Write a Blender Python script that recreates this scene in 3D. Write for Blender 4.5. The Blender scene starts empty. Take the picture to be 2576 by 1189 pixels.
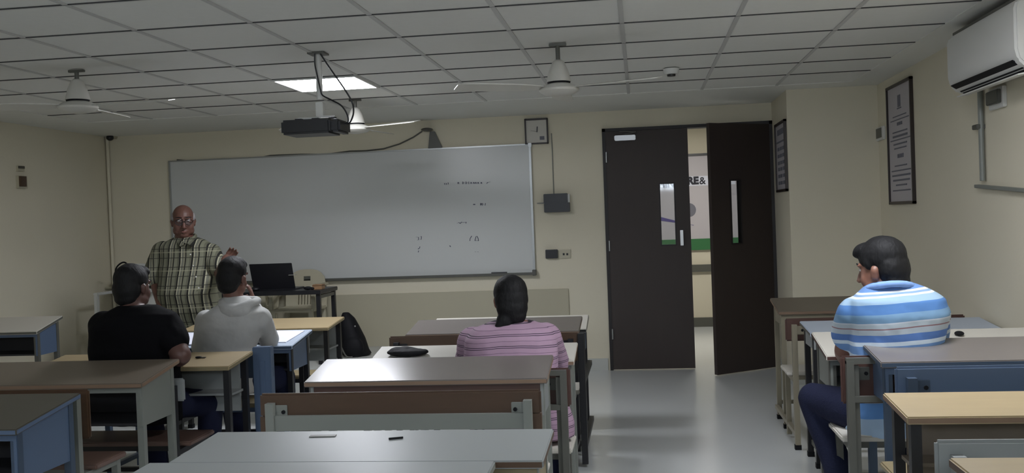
import bpy, bmesh, math, random
from mathutils import Vector, Matrix
random.seed(4)
PI = math.pi
C = bpy.context.scene.collection

# ---------------------------------------------------------------- camera
F = 2469.0
EYE = Vector((0, 0, 1.485))
yaw, pitch, roll = -.1304, -.0169, -.0377
fw = Vector((math.sin(yaw)*math.cos(pitch), math.cos(yaw)*math.cos(pitch), math.sin(pitch)))
rt0 = Vector((math.cos(yaw), -math.sin(yaw), 0)); up0 = rt0.cross(fw)
rt = rt0*math.cos(roll) + up0*math.sin(roll)
up = -rt0*math.sin(roll) + up0*math.cos(roll)
cam_data = bpy.data.cameras.new('camera'); cam = bpy.data.objects.new('camera', cam_data); C.objects.link(cam)
cam_data.sensor_width = 36; cam_data.lens = 36*F/2576; cam_data.clip_end = 60; cam_data.clip_start = .05
m3 = Matrix((rt, up, -fw)).transposed()
cam.matrix_world = Matrix.Translation(EYE) @ m3.to_4x4()
bpy.context.scene.camera = cam

def at(x, y, Y):                      # point of the room at depth Y seen at pixel x, y
    c = fw + (x-1288)/F*rt - (y-594.5)/F*up
    return EYE + c*(Y/c.y)
def at_x(x, y, X):
    c = fw + (x-1288)/F*rt - (y-594.5)/F*up
    return EYE + c*(X/c.x)

# ---------------------------------------------------------------- world, exposure
sc = bpy.context.scene
sc.view_settings.view_transform = 'Standard'; sc.view_settings.look = 'None'
sc.view_settings.gamma = 1; sc.view_settings.use_curve_mapping = False
sc.view_settings.exposure = 1.25
w = bpy.data.worlds.new('world'); sc.world = w; w.use_nodes = True
w.node_tree.nodes['Background'].inputs[0].default_value = (.55, .6, .7, 1)
w.node_tree.nodes['Background'].inputs[1].default_value = .05
PANEL_EMIT = 22.0
ADDED_PANEL_EMIT = 22.0  # panels added out of view to brighten the room
FILL_WINDOW_EMIT = 4.5  # added fill window behind the viewer
CORRIDOR_EMIT = 6.0

# ---------------------------------------------------------------- materials
def lin(h):
    h = h.lstrip('#'); o = []
    for i in (0, 2, 4):
        v = int(h[i:i+2], 16)/255
        o.append(v/12.92 if v <= .04045 else ((v+.055)/1.055)**2.4)
    return (*o, 1)
def mat(name, col, rough=.5, metal=0, var=0, scale=6, bump=0, bscale=40, stretch=None, coat=0):
    m = bpy.data.materials.new(name); m.use_nodes = True; nt = m.node_tree
    b = nt.nodes['Principled BSDF']; c = lin(col)
    b.inputs['Base Color'].default_value = c; b.inputs['Roughness'].default_value = rough; b.inputs['Metallic'].default_value = metal
    if coat: b.inputs['Coat Weight'].default_value = coat; b.inputs['Coat Roughness'].default_value = .15
    tc = nt.nodes.new('ShaderNodeTexCoord'); mp = nt.nodes.new('ShaderNodeMapping')
    nt.links.new(tc.outputs['Object'], mp.inputs[0])
    if stretch: mp.inputs['Scale'].default_value = stretch
    if var:
        n = nt.nodes.new('ShaderNodeTexNoise'); n.inputs['Scale'].default_value = scale; n.inputs['Detail'].default_value = 4
        nt.links.new(mp.outputs[0], n.inputs['Vector'])
        mx = nt.nodes.new('ShaderNodeMix'); mx.data_type = 'RGBA'
        mx.inputs[6].default_value = tuple(v*(1-var) for v in c[:3])+(1,); mx.inputs[7].default_value = tuple(min(1, v*(1+var)) for v in c[:3])+(1,)
        nt.links.new(n.outputs['Fac'], mx.inputs[0]); nt.links.new(mx.outputs[2], b.inputs['Base Color'])
    if bump:
        n2 = nt.nodes.new('ShaderNodeTexNoise'); n2.inputs['Scale'].default_value = bscale; n2.inputs['Detail'].default_value = 3
        nt.links.new(mp.outputs[0], n2.inputs['Vector'])
        bp = nt.nodes.new('ShaderNodeBump'); bp.inputs['Strength'].default_value = bump; bp.inputs['Distance'].default_value = .02
        nt.links.new(n2.outputs['Fac'], bp.inputs['Height']); nt.links.new(bp.outputs[0], b.inputs['Normal'])
    return m
def emit(name, col, s):
    m = bpy.data.materials.new(name); m.use_nodes = True; b = m.node_tree.nodes['Principled BSDF']
    b.inputs['Base Color'].default_value = lin(col); b.inputs['Emission Color'].default_value = lin(col); b.inputs['Emission Strength'].default_value = s
    return m
M = {}
M['wall'] = mat('cream_paint', '#D8D1BC', .75, var=.03, scale=1.5, bump=.05)
M['ceil'] = mat('ceiling_tile', '#DEDEDA', .8, var=.03, scale=20)
M['plaster'] = mat('white_plaster', '#DEDED8', .8, var=.02)
M['tbar'] = mat('tile_bar', '#BDBDBB', .5)
M['tbar_shade'] = mat('tile_edge_shade', '#3A3A3A', .7)  # shade along the cross bar edges, put into the colour
M['dado'] = mat('beige_panel', '#B3AD97', .6, var=.02)
M['skirt'] = mat('white_tile_skirting', '#BDBFBA', .35)
M['white_metal'] = mat('white_enamel', '#D2D2CE', .35)
M['lam'] = mat('grey_laminate', '#8C908F', .36, var=.03, scale=4)
M['lam_white'] = mat('offwhite_laminate', '#C6C2B8', .45, var=.03, scale=4)
M['lam_brown'] = mat('greybrown_laminate', '#6E6864', .24, var=.05, scale=4)
M['lam_blue'] = mat('pale_blue_laminate', '#AEB9C8', .35, var=.03)
M['lam_dark'] = mat('dark_olive_laminate', '#4A473E', .4, var=.05)
M['lam_taupe'] = mat('taupe_laminate', '#6B6155', .4, var=.04)
M['yellow'] = mat('yellow_wood', '#9C8B6B', .42, var=.08, scale=5, stretch=(1, 6, 6))
M['yellow_dull'] = mat('dull_yellow_wood', '#82765A', .42, var=.08, scale=5, stretch=(1, 6, 6))
M['brown'] = mat('brown_wood', '#4C3828', .4, var=.12, scale=5, stretch=(1, 8, 8))
M['brown_red'] = mat('red_brown_wood', '#4C342D', .4, var=.1, scale=5, stretch=(1, 8, 8))
M['tan_edge'] = mat('tan_edge_band', '#7C6552', .5, var=.08)
M['pinkwood'] = mat('pink_brown_seat', '#6E574D', .4, var=.08)
M['blue'] = mat('blue_enamel', '#50617A', .4, var=.04)
M['blue_dk'] = mat('dark_blue_enamel', '#3C4A5C', .4, var=.04)
M['grey'] = mat('grey_enamel', '#7C7F79', .4, var=.04)
M['grey_dk'] = mat('dark_grey_enamel', '#55554F', .4, var=.04)
M['cream_metal'] = mat('cream_enamel', '#867F6D', .4, var=.06)
M['panel_grey'] = mat('pale_grey_panel', '#868988', .5, var=.03)
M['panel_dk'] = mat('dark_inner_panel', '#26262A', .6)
M['black'] = mat('black_enamel', '#17171B', .4)
M['black_pl'] = mat('black_plastic', '#1A1A1E', .35)
M['black_matte'] = mat('black_matte', '#101014', .7)
M['silver'] = mat('brushed_steel', '#C0C0C0', .3, .9)
M['alu'] = mat('aluminium', '#A9ABAA', .35, .8)
M['board'] = mat('whiteboard_surface', '#C6C8C6', .3, var=.02, scale=1)
M['marker'] = mat('marker_ink', '#33334F', .6)
M['door'] = mat('dark_brown_laminate', '#352C29', .55, var=.08, scale=3, stretch=(6, 6, 1))
M['door_edge'] = mat('door_edge_dark', '#1D191A', .5)
M['fan_white'] = mat('cream_fan_enamel', '#C6C4BC', .35)
M['plastic'] = mat('beige_plastic', '#B8B29C', .4)
M['plastic_w'] = mat('white_plastic', '#D4D4D0', .35)
M['ink'] = mat('printed_ink', '#2A2A34', .7)
M['ink_grey'] = mat('grey_print', '#6C6C76', .7)
M['paper'] = mat('white_paper', '#DADCE8', .7)
M['poster'] = mat('poster_paper', '#B5B0B4', .5)
M['frame_dk'] = mat('dark_wood_frame', '#2B211E', .4)
M['green'] = mat('green_print', '#2E6B3C', .6)
M['purple'] = mat('purple_print', '#4A3F82', .6)
M['skin_m'] = mat('brown_skin', '#64443A', .5, var=.05, scale=12)
M['skin_d'] = mat('deep_brown_skin', '#553A33', .5, var=.05, scale=12)
M['skin_l'] = mat('warm_brown_skin', '#7D5646', .5, var=.05, scale=12)
M['lip'] = mat('lips', '#7C4C46', .45)
M['hair'] = mat('black_hair', '#09090B', .7, bump=.2, bscale=90, stretch=(1, 1, .25))
M['hair_grey'] = mat('grey_hair', '#9A9696', .6, bump=.4, bscale=90)
M['eye'] = mat('eye_white', '#C9C3BE', .2)
M['iris'] = mat('eye_dark', '#1A1210', .1)
M['navy'] = mat('navy_denim', '#1D2136', .8, bump=.2, bscale=120)
M['blk_shirt'] = mat('black_cotton', '#0A0A0D', .85, bump=.25, bscale=12)
M['wht_shirt'] = mat('offwhite_cotton', '#B0B0AE', .85, bump=.35, bscale=9)
M['glass_rim'] = mat('spectacle_rim', '#221A18', .3)
M['wood_box'] = mat('tan_wood_box', '#8B6B4C', .5)

def glass(name, alpha=.12):
    m = bpy.data.materials.new(name); m.use_nodes = True; nt = m.node_tree; nt.nodes.clear()
    o = nt.nodes.new('ShaderNodeOutputMaterial'); mx = nt.nodes.new('ShaderNodeMixShader')
    t = nt.nodes.new('ShaderNodeBsdfTransparent'); g = nt.nodes.new('ShaderNodeBsdfGlossy'); g.inputs['Roughness'].default_value = .04
    t.inputs[0].default_value = (.86, .88, .9, 1)
    mx.inputs[0].default_value = alpha
    nt.links.new(t.outputs[0], mx.inputs[1]); nt.links.new(g.outputs[0], mx.inputs[2]); nt.links.new(mx.outputs[0], o.inputs[0])
    return m
M['glass'] = glass('clear_glass', .05)
M['lens'] = glass('spectacle_lens', .02)
def ramp_mat(name, stops, axis, lo, hi, rough=.85, tilt=0.0, extra=None, bump=.3, wob=0.0):
    """cloth with woven stripes along an object axis; stops = [(pos,colour)...] constant"""
    m = bpy.data.materials.new(name); m.use_nodes = True; nt = m.node_tree; b = nt.nodes['Principled BSDF']
    b.inputs['Roughness'].default_value = rough
    tc = nt.nodes.new('ShaderNodeTexCoord'); sp = nt.nodes.new('ShaderNodeSeparateXYZ'); nt.links.new(tc.outputs['Object'], sp.inputs[0])
    def math_(op, a, bb):
        n = nt.nodes.new('ShaderNodeMath'); n.operation = op
        for i, v in enumerate((a, bb)):
            if isinstance(v, (int, float)): n.inputs[i].default_value = v
            else: nt.links.new(v, n.inputs[i])
        return n.outputs[0]
    v = sp.outputs[axis]
    if tilt: v = math_('ADD', v, math_('MULTIPLY', sp.outputs['X' if axis == 'Z' else 'Z'], tilt))
    if wob:
        nz = nt.nodes.new('ShaderNodeTexNoise'); nz.inputs['Scale'].default_value = 3.5; nt.links.new(tc.outputs['Object'], nz.inputs['Vector'])
        v = math_('ADD', v, math_('MULTIPLY', math_('SUBTRACT', nz.outputs['Fac'], .5), wob))
    t = math_('DIVIDE', math_('SUBTRACT', v, lo), hi-lo)
    if extra == 'repeat': t = math_('FRACT', t, 0)
    r = nt.nodes.new('ShaderNodeValToRGB'); r.color_ramp.interpolation = 'CONSTANT'
    e = r.color_ramp.elements; e[0].position = stops[0][0]; e[0].color = lin(stops[0][1]); e[1].position = stops[1][0]; e[1].color = lin(stops[1][1])
    for p, c in stops[2:]:
        n = e.new(p); n.color = lin(c)
    nt.links.new(t, r.inputs[0]); nt.links.new(r.outputs[0], b.inputs['Base Color'])
    n2 = nt.nodes.new('ShaderNodeTexNoise'); n2.inputs['Scale'].default_value = 10; nt.links.new(tc.outputs['Object'], n2.inputs['Vector'])
    bp = nt.nodes.new('ShaderNodeBump'); bp.inputs['Strength'].default_value = bump; bp.inputs['Distance'].default_value = .03
    nt.links.new(n2.outputs['Fac'], bp.inputs['Height']); nt.links.new(bp.outputs[0], b.inputs['Normal'])
    return m, r, math_, sp, nt

for k, v in (('blk_shirt', .12), ('navy', .15), ('wht_shirt', .2), ('hair', .35), ('black_matte', .25)):
    M[k].node_tree.nodes['Principled BSDF'].inputs['Specular IOR Level'].default_value = v
# ---------------------------------------------------------------- mesh helpers
class MB:
    def __init__(s): s.v = []; s.f = []; s.mi = []
    def quadset(s, vs, fs, mi=0):
        o = len(s.v); s.v += [Vector(v) for v in vs]; s.f += [[i+o for i in f] for f in fs]; s.mi += [mi]*len(fs); return s
    def hexa(s, b4, t4, mi=0, top_mi=None):      # bottom 4 ccw, top 4 ccw
        fs = [(3,2,1,0),(4,5,6,7),(0,1,5,4),(1,2,6,5),(2,3,7,6),(3,0,4,7)]
        s.quadset(list(b4)+list(t4), fs, mi)
        if top_mi is not None: s.mi[-5] = top_mi
        return s
    def box(s, x0, x1, y0, y1, z0, z1, mi=0, top_mi=None):
        return s.hexa([(x0,y0,z0),(x1,y0,z0),(x1,y1,z0),(x0,y1,z0)], [(x0,y0,z1),(x1,y0,z1),(x1,y1,z1),(x0,y1,z1)], mi, top_mi)
    def bar(s, a, b, wx, wy=None, mi=0):         # square tube between points
        a = Vector(a); b = Vector(b); wy = wy or wx; d = (b-a).normalized()
        h = Vector((1,0,0)) if abs(d.x) < .9 else Vector((0,1,0))
        u = (h - d*h.dot(d)).normalized(); v = d.cross(u)
        q = lambda p: [p-u*wx/2-v*wy/2, p+u*wx/2-v*wy/2, p+u*wx/2+v*wy/2, p-u*wx/2+v*wy/2]
        return s.hexa(q(a), q(b), mi)
    def tube(s, pts, r, n=10, mi=0, r1=None, cap=True):
        pts = [Vector(p) for p in pts]; k = len(pts); o = len(s.v); rs = r if isinstance(r, (list, tuple)) else [r]*k
        pu = None
        for i, p in enumerate(pts):
            d = (pts[min(i+1, k-1)]-pts[max(i-1, 0)]).normalized()
            if pu is None: h = Vector((1,0,0)) if abs(d.x) < .8 else Vector((0,1,0)); u = (h-d*h.dot(d)).normalized()
            else: u = (pu-d*pu.dot(d)).normalized()
            pu = u; v = d.cross(u)
            for j in range(n): a = 2*PI*j/n; s.v.append(p+(u*math.cos(a)+v*math.sin(a))*rs[i])
        for i in range(k-1):
            for j in range(n): s.f.append([o+i*n+j, o+i*n+(j+1)%n, o+(i+1)*n+(j+1)%n, o+(i+1)*n+j]); s.mi.append(mi)
        if cap: s.f.append([o+j for j in range(n)][::-1]); s.f.append([o+(k-1)*n+j for j in range(n)]); s.mi += [mi]*2
        return s
    def lathe(s, c, prof, n=28, mi=0, axis=None):     # prof: (r,z)
        o = len(s.v); c = Vector(c)
        for r, z in prof:
            for j in range(n):
                a = 2*PI*j/n; p = Vector((r*math.cos(a), r*math.sin(a), z))
                if axis: p = axis @ p
                s.v.append(c+p)
        for i in range(len(prof)-1):
            for j in range(n): s.f.append([o+i*n+j, o+i*n+(j+1)%n, o+(i+1)*n+(j+1)%n, o+(i+1)*n+j]); s.mi.append(mi)
        s.f.append([o+j for j in range(n)][::-1]); s.f.append([o+(len(prof)-1)*n+j for j in range(n)]); s.mi += [mi]*2
        return s
    def ball(s, c, r, rot=None, nu=18, nv=12, mi=0):
        c = Vector(c); r = Vector(r if isinstance(r, (tuple, list, Vector)) else (r, r, r)); o = len(s.v)
        R = rot or Matrix.Identity(3)
        for i in range(1, nv):
            t = PI*i/nv
            for j in range(nu):
                a = 2*PI*j/nu; s.v.append(c + R @ Vector((r.x*math.sin(t)*math.cos(a), r.y*math.sin(t)*math.sin(a), r.z*math.cos(t))))
        T = len(s.v); s.v.append(c+R@Vector((0,0,r.z))); s.v.append(c+R@Vector((0,0,-r.z)))
        for i in range(nv-2):
            for j in range(nu): s.f.append([o+i*nu+j, o+(i+1)*nu+j, o+(i+1)*nu+(j+1)%nu, o+i*nu+(j+1)%nu]); s.mi.append(mi)
        for j in range(nu):
            s.f.append([T, o+j, o+(j+1)%nu]); s.f.append([T+1, o+(nv-2)*nu+(j+1)%nu, o+(nv-2)*nu+j]); s.mi += [mi]*2
        return s
    def cap(s, a, b, ra, rb, n=14):              # tapered capsule
        a = Vector(a); b = Vector(b); d = (b-a); L = d.length; d.normalize()
        pts = []; rs = []
        for k in range(5): t = PI/2*k/5; pts.append(a-d*ra*math.cos(t)); rs.append(max(ra*math.sin(t), ra*.02))
        pts.append(a); rs.append(ra); pts.append(b); rs.append(rb)
        for k in range(4, -1, -1): t = PI/2*k/5; pts.append(b+d*rb*math.cos(t)); rs.append(max(rb*math.sin(t), rb*.02))
        return s.tube(pts, rs, n)
    def chain(s, pts, rs):
        for i in range(len(pts)-1): s.cap(pts[i], pts[i+1], rs[i], rs[i+1])
        return s
    def loft(s, rings, n=28, pw=2.3):            # rings: (centre, rx, ry) horizontal superellipses
        o = len(s.v)
        for c, rx, ry in rings:
            c = Vector(c)
            for j in range(n):
                a = 2*PI*j/n; ca, sa = math.cos(a), math.sin(a)
                s.v.append(c+Vector((rx*math.copysign(abs(ca)**(2/pw), ca), ry*math.copysign(abs(sa)**(2/pw), sa), 0)))
        for i in range(len(rings)-1):
            for j in range(n): s.f.append([o+i*n+j, o+i*n+(j+1)%n, o+(i+1)*n+(j+1)%n, o+(i+1)*n+j]); s.mi.append(0)
        s.f.append([o+j for j in range(n)][::-1]); s.f.append([o+(len(rings)-1)*n+j for j in range(n)]); s.mi += [0, 0]
        return s
    def mesh(s, name, mats, off=Vector((0,0,0)), bevel=0, smooth=False):
        me = bpy.data.meshes.new(name); me.from_pydata([v-off for v in s.v], [], s.f)
        for m in (mats if isinstance(mats, (list, tuple)) else [mats]): me.materials.append(m)
        for p, i in zip(me.polygons, s.mi): p.material_index = i
        bm = bmesh.new(); bm.from_mesh(me); bmesh.ops.recalc_face_normals(bm, faces=bm.faces)
        if bevel:
            ed = [e for e in bm.edges if len(e.link_faces) == 2 and e.calc_face_angle(0) > .5]
            bmesh.ops.bevel(bm, geom=ed, offset=bevel, segments=2, affect='EDGES', clamp_overlap=True)
        bm.to_mesh(me); bm.free()
        if smooth:
            for p in me.polygons: p.use_smooth = True
            me.set_sharp_from_angle(angle=.7) if hasattr(me, 'set_sharp_from_angle') else None
        return me
def link(name, me, parent=None, loc=None):
    o = bpy.data.objects.new(name, me); C.objects.link(o)
    if parent: o.parent = parent
    if loc is not None: o.location = loc
    return o
def tag(o, label, cat=None, group=None):
    o['label'] = label
    if cat: o['category'] = cat
    if group: o['group'] = group
    return o
def thing(name, label, cat, loc, group=None):
    return tag(link(name, None, None, Vector(loc)), label, cat, group)
def origin_of(o):
    l = Vector(o.location)
    while o.parent: o = o.parent; l += o.location
    return l
def part(name, mb, mats, parent, bevel=0, smooth=False):   # world-space mb -> child of parent
    return link(name, mb.mesh(name, mats, origin_of(parent), bevel, smooth), parent)
def solo(name, mb, mats, label, cat, loc=(0,0,0), bevel=0, smooth=False, group=None):
    loc = Vector(loc); return tag(link(name, mb.mesh(name, mats, loc, bevel, smooth), None, loc), label, cat, group)
def struct(name, mb, mats, bevel=0):
    o = link(name, mb.mesh(name, mats, Vector((0,0,0)), bevel)); o['kind'] = 'structure'; return o
def blob(name, mb, m, parent, voxel=.007, smooth=4, disp=0, dsize=.12):
    """fuse overlapping shapes into ONE continuous skin"""
    off = origin_of(parent)
    me = mb.mesh(name, m, off); t = bpy.data.objects.new('tmp', me); C.objects.link(t)
    r = t.modifiers.new('r', 'REMESH'); r.mode = 'VOXEL'; r.voxel_size = voxel; r.use_smooth_shade = True
    s = t.modifiers.new('s', 'SMOOTH'); s.iterations = smooth; s.factor = .5
    if disp:
        tx = bpy.data.textures.new('folds', 'CLOUDS'); tx.noise_scale = dsize
        d = t.modifiers.new('d', 'DISPLACE'); d.texture = tx; d.strength = disp; d.mid_level = .5
    dg = bpy.context.evaluated_depsgraph_get(); out = bpy.data.meshes.new_from_object(t.evaluated_get(dg)); out.name = name
    bpy.data.objects.remove(t)
    for p in out.polygons: p.use_smooth = True
    if not out.materials: out.materials.append(m)
    return link(name, out, parent)

# ---------------------------------------------------------------- room
XL, XR, YF, YB, HC = -5.42, 2.0, 9.5, -1.6, 2.501
PX, PY = 1.26, 8.55          # corner pillar
DX0, DX1, DH = -.335, 1.26, 2.325
struct('floor', MB().box(XL-.15, XR+.15, YB-.15, 13.2, -.12, 0), (fm := mat('grey_floor_tile', '#C6C9C8', .2, var=.04, scale=1.2)))
struct('wall_left', MB().box(XL-.15, XL, YB-.15, YF+.15, 0, HC), M['wall'])
struct('wall_right', MB().box(XR, XR+.15, YB-.15, YF+.15, 0, HC), M['wall'])
struct('wall_back', MB().box(XL, XR, YB-.15, YB, 0, HC), M['wall'])
wf = MB().box(XL, DX0, YF, YF+.15, 0, HC).box(DX0, DX1, YF, YF+.15, DH, HC).box(DX1, XR, YF, YF+.15, 0, HC)
struct('wall_front', wf, M['wall'])
struct('wall_corner_pillar', MB().box(PX, XR, PY, YF, 0, HC), M['wall'])
struct('baseboard_front', MB().box(XL, DX0-.02, YF-.012, YF, 0, .115), M['skirt'])
struct('baseboard_pillar', MB().box(PX, XR, PY-.012, PY, 0, .115), M['skirt'])
struct('baseboard_right', MB().box(XR-.012, XR, YB, PY-.012, 0, .115), M['skirt'])
struct('baseboard_left', MB().box(XL, XL+.012, YB, YF-.012, 0, .115), M['skirt'])
GX0, GY0 = -1.2593, 5.2361
LIGHTS = [(-2, 2, PANEL_EMIT), (3, -3, ADDED_PANEL_EMIT*.95), (-2, -7, ADDED_PANEL_EMIT*.42)]  # first panel is in view; the other two are added to light the room
cells = [(GX0+.6*i, GY0+.6*j, e) for i, j, e in LIGHTS]
# ceiling: tiles to the grid, plaster margin around
gx = [GX0+.6*i for i in range(-6, 6)]; gy = [GY0+.6*j for j in range(-11, 6)]
cl = MB()
for i in range(len(gx)-1):
    for j in range(len(gy)-1):
        if any(abs(gx[i]-c[0]) < .01 and abs(gy[j]-c[1]) < .01 for c in cells): continue
        cl.quadset([(gx[i],gy[j],HC),(gx[i+1],gy[j],HC),(gx[i+1],gy[j+1],HC),(gx[i],gy[j+1],HC)], [(0,1,2,3)], 0)
cl.box(XL, gx[0], YB, YF, HC-.006, HC+.1, 1).box(gx[-1], XR, YB, YF, HC-.006, HC+.1, 1)
cl.box(gx[0], gx[-1], gy[-1], YF, HC-.006, HC+.1, 1).box(gx[0], gx[-1], YB, gy[0], HC-.006, HC+.1, 1)
cl.box(gx[0], gx[-1], gy[0], gy[-1], HC+.09, HC+.1, 0)
struct('ceiling', cl, [M['ceil'], M['plaster']])
g1 = MB(); g2 = MB()
for x in gx[1:-1]: g1.box(x-.012, x+.012, gy[0], gy[-1], HC-.005, HC-.0005)
for k, y in enumerate(gy[1:-1]):
    sag = .0
    g2.box(gx[0], gx[-1], y-.010, y+.008, HC-.0045, HC-.0005, 0).box(gx[0], gx[-1], y-.0125, y-.010, HC-.006, HC-.0005, 1)  # thin dark strip paints the shade at the bar edge
struct('trim_1', g1, M['tbar']); struct('trim_2', g2, [M['tbar'], M['tbar_shade']])
# ceiling light panels
pl = ['bright square ceiling panel light behind the projector pole', 'added square ceiling panel light near the right wall, out of view overhead', 'added square ceiling panel light over the rear left desks, out of view']
for (cx, cy, e), lb in zip(cells, pl):
    t = thing('panel_light', lb, 'ceiling light', (cx+.3, cy+.3, HC-.01), 'ceiling panel lights')
    part('light_diffuser', MB().box(cx+.02, cx+.58, cy+.02, cy+.58, HC-.012, HC-.004), emit('panel_glow', '#F4F7FF', e), t)
    part('light_frame', MB().box(cx, cx+.6, cy, cy+.02, HC-.014, HC+.02).box(cx, cx+.6, cy+.58, cy+.6, HC-.014, HC+.02)
         .box(cx, cx+.02, cy+.02, cy+.58, HC-.014, HC+.02).box(cx+.58, cx+.6, cy+.02, cy+.58, HC-.014, HC+.02), M['plastic_w'], t)
# added glowing window, unseen in the back wall, to fill the room with light
wx0, wx1, wz0, wz1 = -3.0, 1.7, 1.98, 2.4
wn = MB()
for x in (wx0, wx0+1.17, wx0+2.34, wx0+3.5, wx1-.04): wn.box(x, x+.04, YB, YB+.05, wz0, wz1)
wn.box(wx0, wx1, YB, YB+.05, wz0-.04, wz0).box(wx0, wx1, YB, YB+.05, wz1, wz1+.04)
wroot = struct('fill_window_1', wn, M['alu'])
pn = part('fill_pane', MB().box(wx0, wx1, YB+.001, YB+.012, wz0, wz1), emit('fill_window_glow', '#DDE8F5', FILL_WINDOW_EMIT), wroot)
# low beige panel on the front wall
a = at(1430, 725, YF)
struct('trim_3', MB().box(XL+.02, a.x, YF-.02, YF, .115, a.z), M['dado'], .003)
# dais
struct('trim_4', MB().box(XL+.02, -1.9, 8.1, YF-.021, 0, .28), M['skirt'], .004)
struct('trim_5', MB().box(PX-.03, PX, PY, YF, 0, .1), M['skirt'])

# corridor behind the door
YC = 13.0
struct('wall_corridor', MB().box(-3, 4, YC, YC+.1, 0, 2.6), mat('corridor_paint', '#CFC8B4', .7))
struct('wall_corridor_left', MB().box(-3.1, -3, YF+.15, YC, 0, 2.6), M['wall'])
struct('wall_corridor_right', MB().box(4, 4.1, YF+.15, YC, 0, 2.6), M['wall'])
struct('ceiling_corridor', MB().box(-3, 4, YF+.15, YC, 2.6, 2.7), M['ceil'])
struct('baseboard_corridor', MB().box(-3, 4, YC-.02, YC, 0, .12), M['grey_dk'])
zr = at(1755, 665, YC).z; zr0 = at(1755, 683, YC).z
struct('trim_6', MB().box(-3, 4, YC-.04, YC, zr0, zr), M['grey_dk'])
t = thing('corridor_light', 'white panel light on the corridor ceiling beyond the door', 'ceiling light', (.6, 11.2, 2.6))
part('light_diffuser', MB().box(.3, .9, 10.9, 11.5, 2.58, 2.599), emit('corridor_glow', '#F4F1EA', CORRIDOR_EMIT*3), t)
# corridor poster
p0 = at(1640, 393, YC-.03); p1 = at(1800, 627, YC-.03)
t = thing('corridor_poster', 'large printed poster with a lettered banner and green foot, seen through the door gap', 'poster', (p0.x, YC-.03, p1.z))
X0, X1, ZB, ZT = p0.x-.35, p1.x+.3, p1.z, p0.z
part('poster_board', MB().box(X0, X1, YC-.03, YC-.004, ZB, ZT), M['poster'], t)
zb0, zb1 = at(1755, 467, YC).z, at(1755, 443, YC).z
part('banner', MB().box(X0+.02, X1-.02, YC-.034, YC-.03, zb0, zb1), M['paper'], t)
part('green_foot', MB().box(X0, X1, YC-.036, YC-.03, ZB, at(1755, 600, YC).z), M['green'], t)
part('dark_top_edge', MB().box(X0, X1, YC-.045, YC-.03, ZT-.02, ZT+.01), M['black'], t)
bl = MB()
q = at(1672, 545, YC)
for k in range(12):
    a0 = q.x-.35+.06*k
    bl.hexa([(a0, YC-.035, q.z-.01*k), (a0+.06, YC-.035, q.z-.01*(k+1)), (a0+.06, YC-.031, q.z-.01*(k+1)), (a0, YC-.031, q.z-.01*k)],
            [(a0, YC-.035, q.z+.09-.018*k), (a0+.06, YC-.035, q.z+.09-.018*(k+1)), (a0+.06, YC-.031, q.z+.09-.018*(k+1)), (a0, YC-.031, q.z+.09-.018*k)])
part('purple_swoosh', bl, M['purple'], t)
q = at(1733, 528, YC)
part('dark_print', MB().lathe((q.x, YC-.033, q.z), [(.09, -.002), (.09, .002)], 20, axis=Matrix.Rotation(PI/2, 3, 'X')), M['ink_grey'], t)
def text(body, x, y, Y, size, parent, m, name='lettering', rot=(PI/2, 0, 0), bold=0.0, pos=None, xs=1):
    cu = bpy.data.curves.new('t', 'FONT'); cu.body = body; cu.size = size; cu.extrude = .001; cu.offset = bold; cu.align_x = 'CENTER'; cu.align_y = 'CENTER'
    o = bpy.data.objects.new('t', cu); C.objects.link(o); dg = bpy.context.evaluated_depsgraph_get()
    me = bpy.data.meshes.new_from_object(o.evaluated_get(dg)); bpy.data.objects.remove(o); me.materials.clear(); me.materials.append(m)
    p = pos or at(x, y, Y)
    me.transform(Matrix.Translation(p-origin_of(parent)) @ (Matrix(((1,0,0),(0,1,0),(0,0,1))).to_4x4() if rot is None else __import__('mathutils').Euler(rot).to_matrix().to_4x4()) @ Matrix.Diagonal((xs,1,1,1)))
    return link(name, me, parent)
text('THING', 1678, 464, YC-.037, .12, t, M['ink'], bold=.005)
text('RE', 1743, 455, YC-.037, .13, t, M['ink'], bold=.008)
text('&', 1767, 455, YC-.037, .13, t, M['ink'], bold=.002)

# ---------------------------------------------------------------- doors
struct('trim_7', MB().box(DX0, DX0+.03, YF-.03, YF+.12, 0, DH).box(DX1-.03, DX1, YF-.03, YF+.12, 0, DH).box(DX0, DX1, YF-.03, YF+.12, DH-.03, DH), M['door_edge'])
def leaf(name, hinge, free, z0, z1, win, winz, th=.04):
    """door leaf in world space from hinge to free edge with a vision panel"""
    h = Vector((hinge[0], hinge[1], 0)); f = Vector((free[0], free[1], 0)); d = (f-h); L = d.length; d.normalize(); n = Vector((-d.y, d.x, 0))
    root = link(name, None, None, Vector((hinge[0], hinge[1], 0))); root['kind'] = 'structure'
    def slab(mb, s0, s1, za, zb, t0=-th/2, t1=th/2):
        P = lambda s, t_, z: h+d*s+n*t_+Vector((0,0,z))
        mb.hexa([P(s0,t0,za),P(s1,t0,za),P(s1,t1,za),P(s0,t1,za)], [P(s0,t0,zb),P(s1,t0,zb),P(s1,t1,zb),P(s0,t1,zb)]); return mb
    mb = MB(); a, b = win; c, e = winz
    slab(mb, 0, a, z0, z1); slab(mb, b, L, z0, z1); slab(mb, a, b, z0, c); slab(mb, a, b, e, z1)
    part('door_panel', mb, M['door'], root)
    fr = MB(); g = .012
    for (s0, s1, za, zb) in ((a-g, a, c-g, e+g), (b, b+g, c-g, e+g), (a, b, c-g, c), (a, b, e, e+g)): slab(fr, s0, s1, za, zb, -th/2-.006, th/2+.006)
    part('window_bead', fr, M['door_edge'], root)
    part('window_glass', slab(MB(), a, b, c, e, -.003, .003), M['glass'], root)
    return root, h, d, n, L
yl = YF-.005
gl = at(1728, 345, yl)
wl0, wl1 = at(1660, 463, yl), at(1700, 614, yl)
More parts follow.
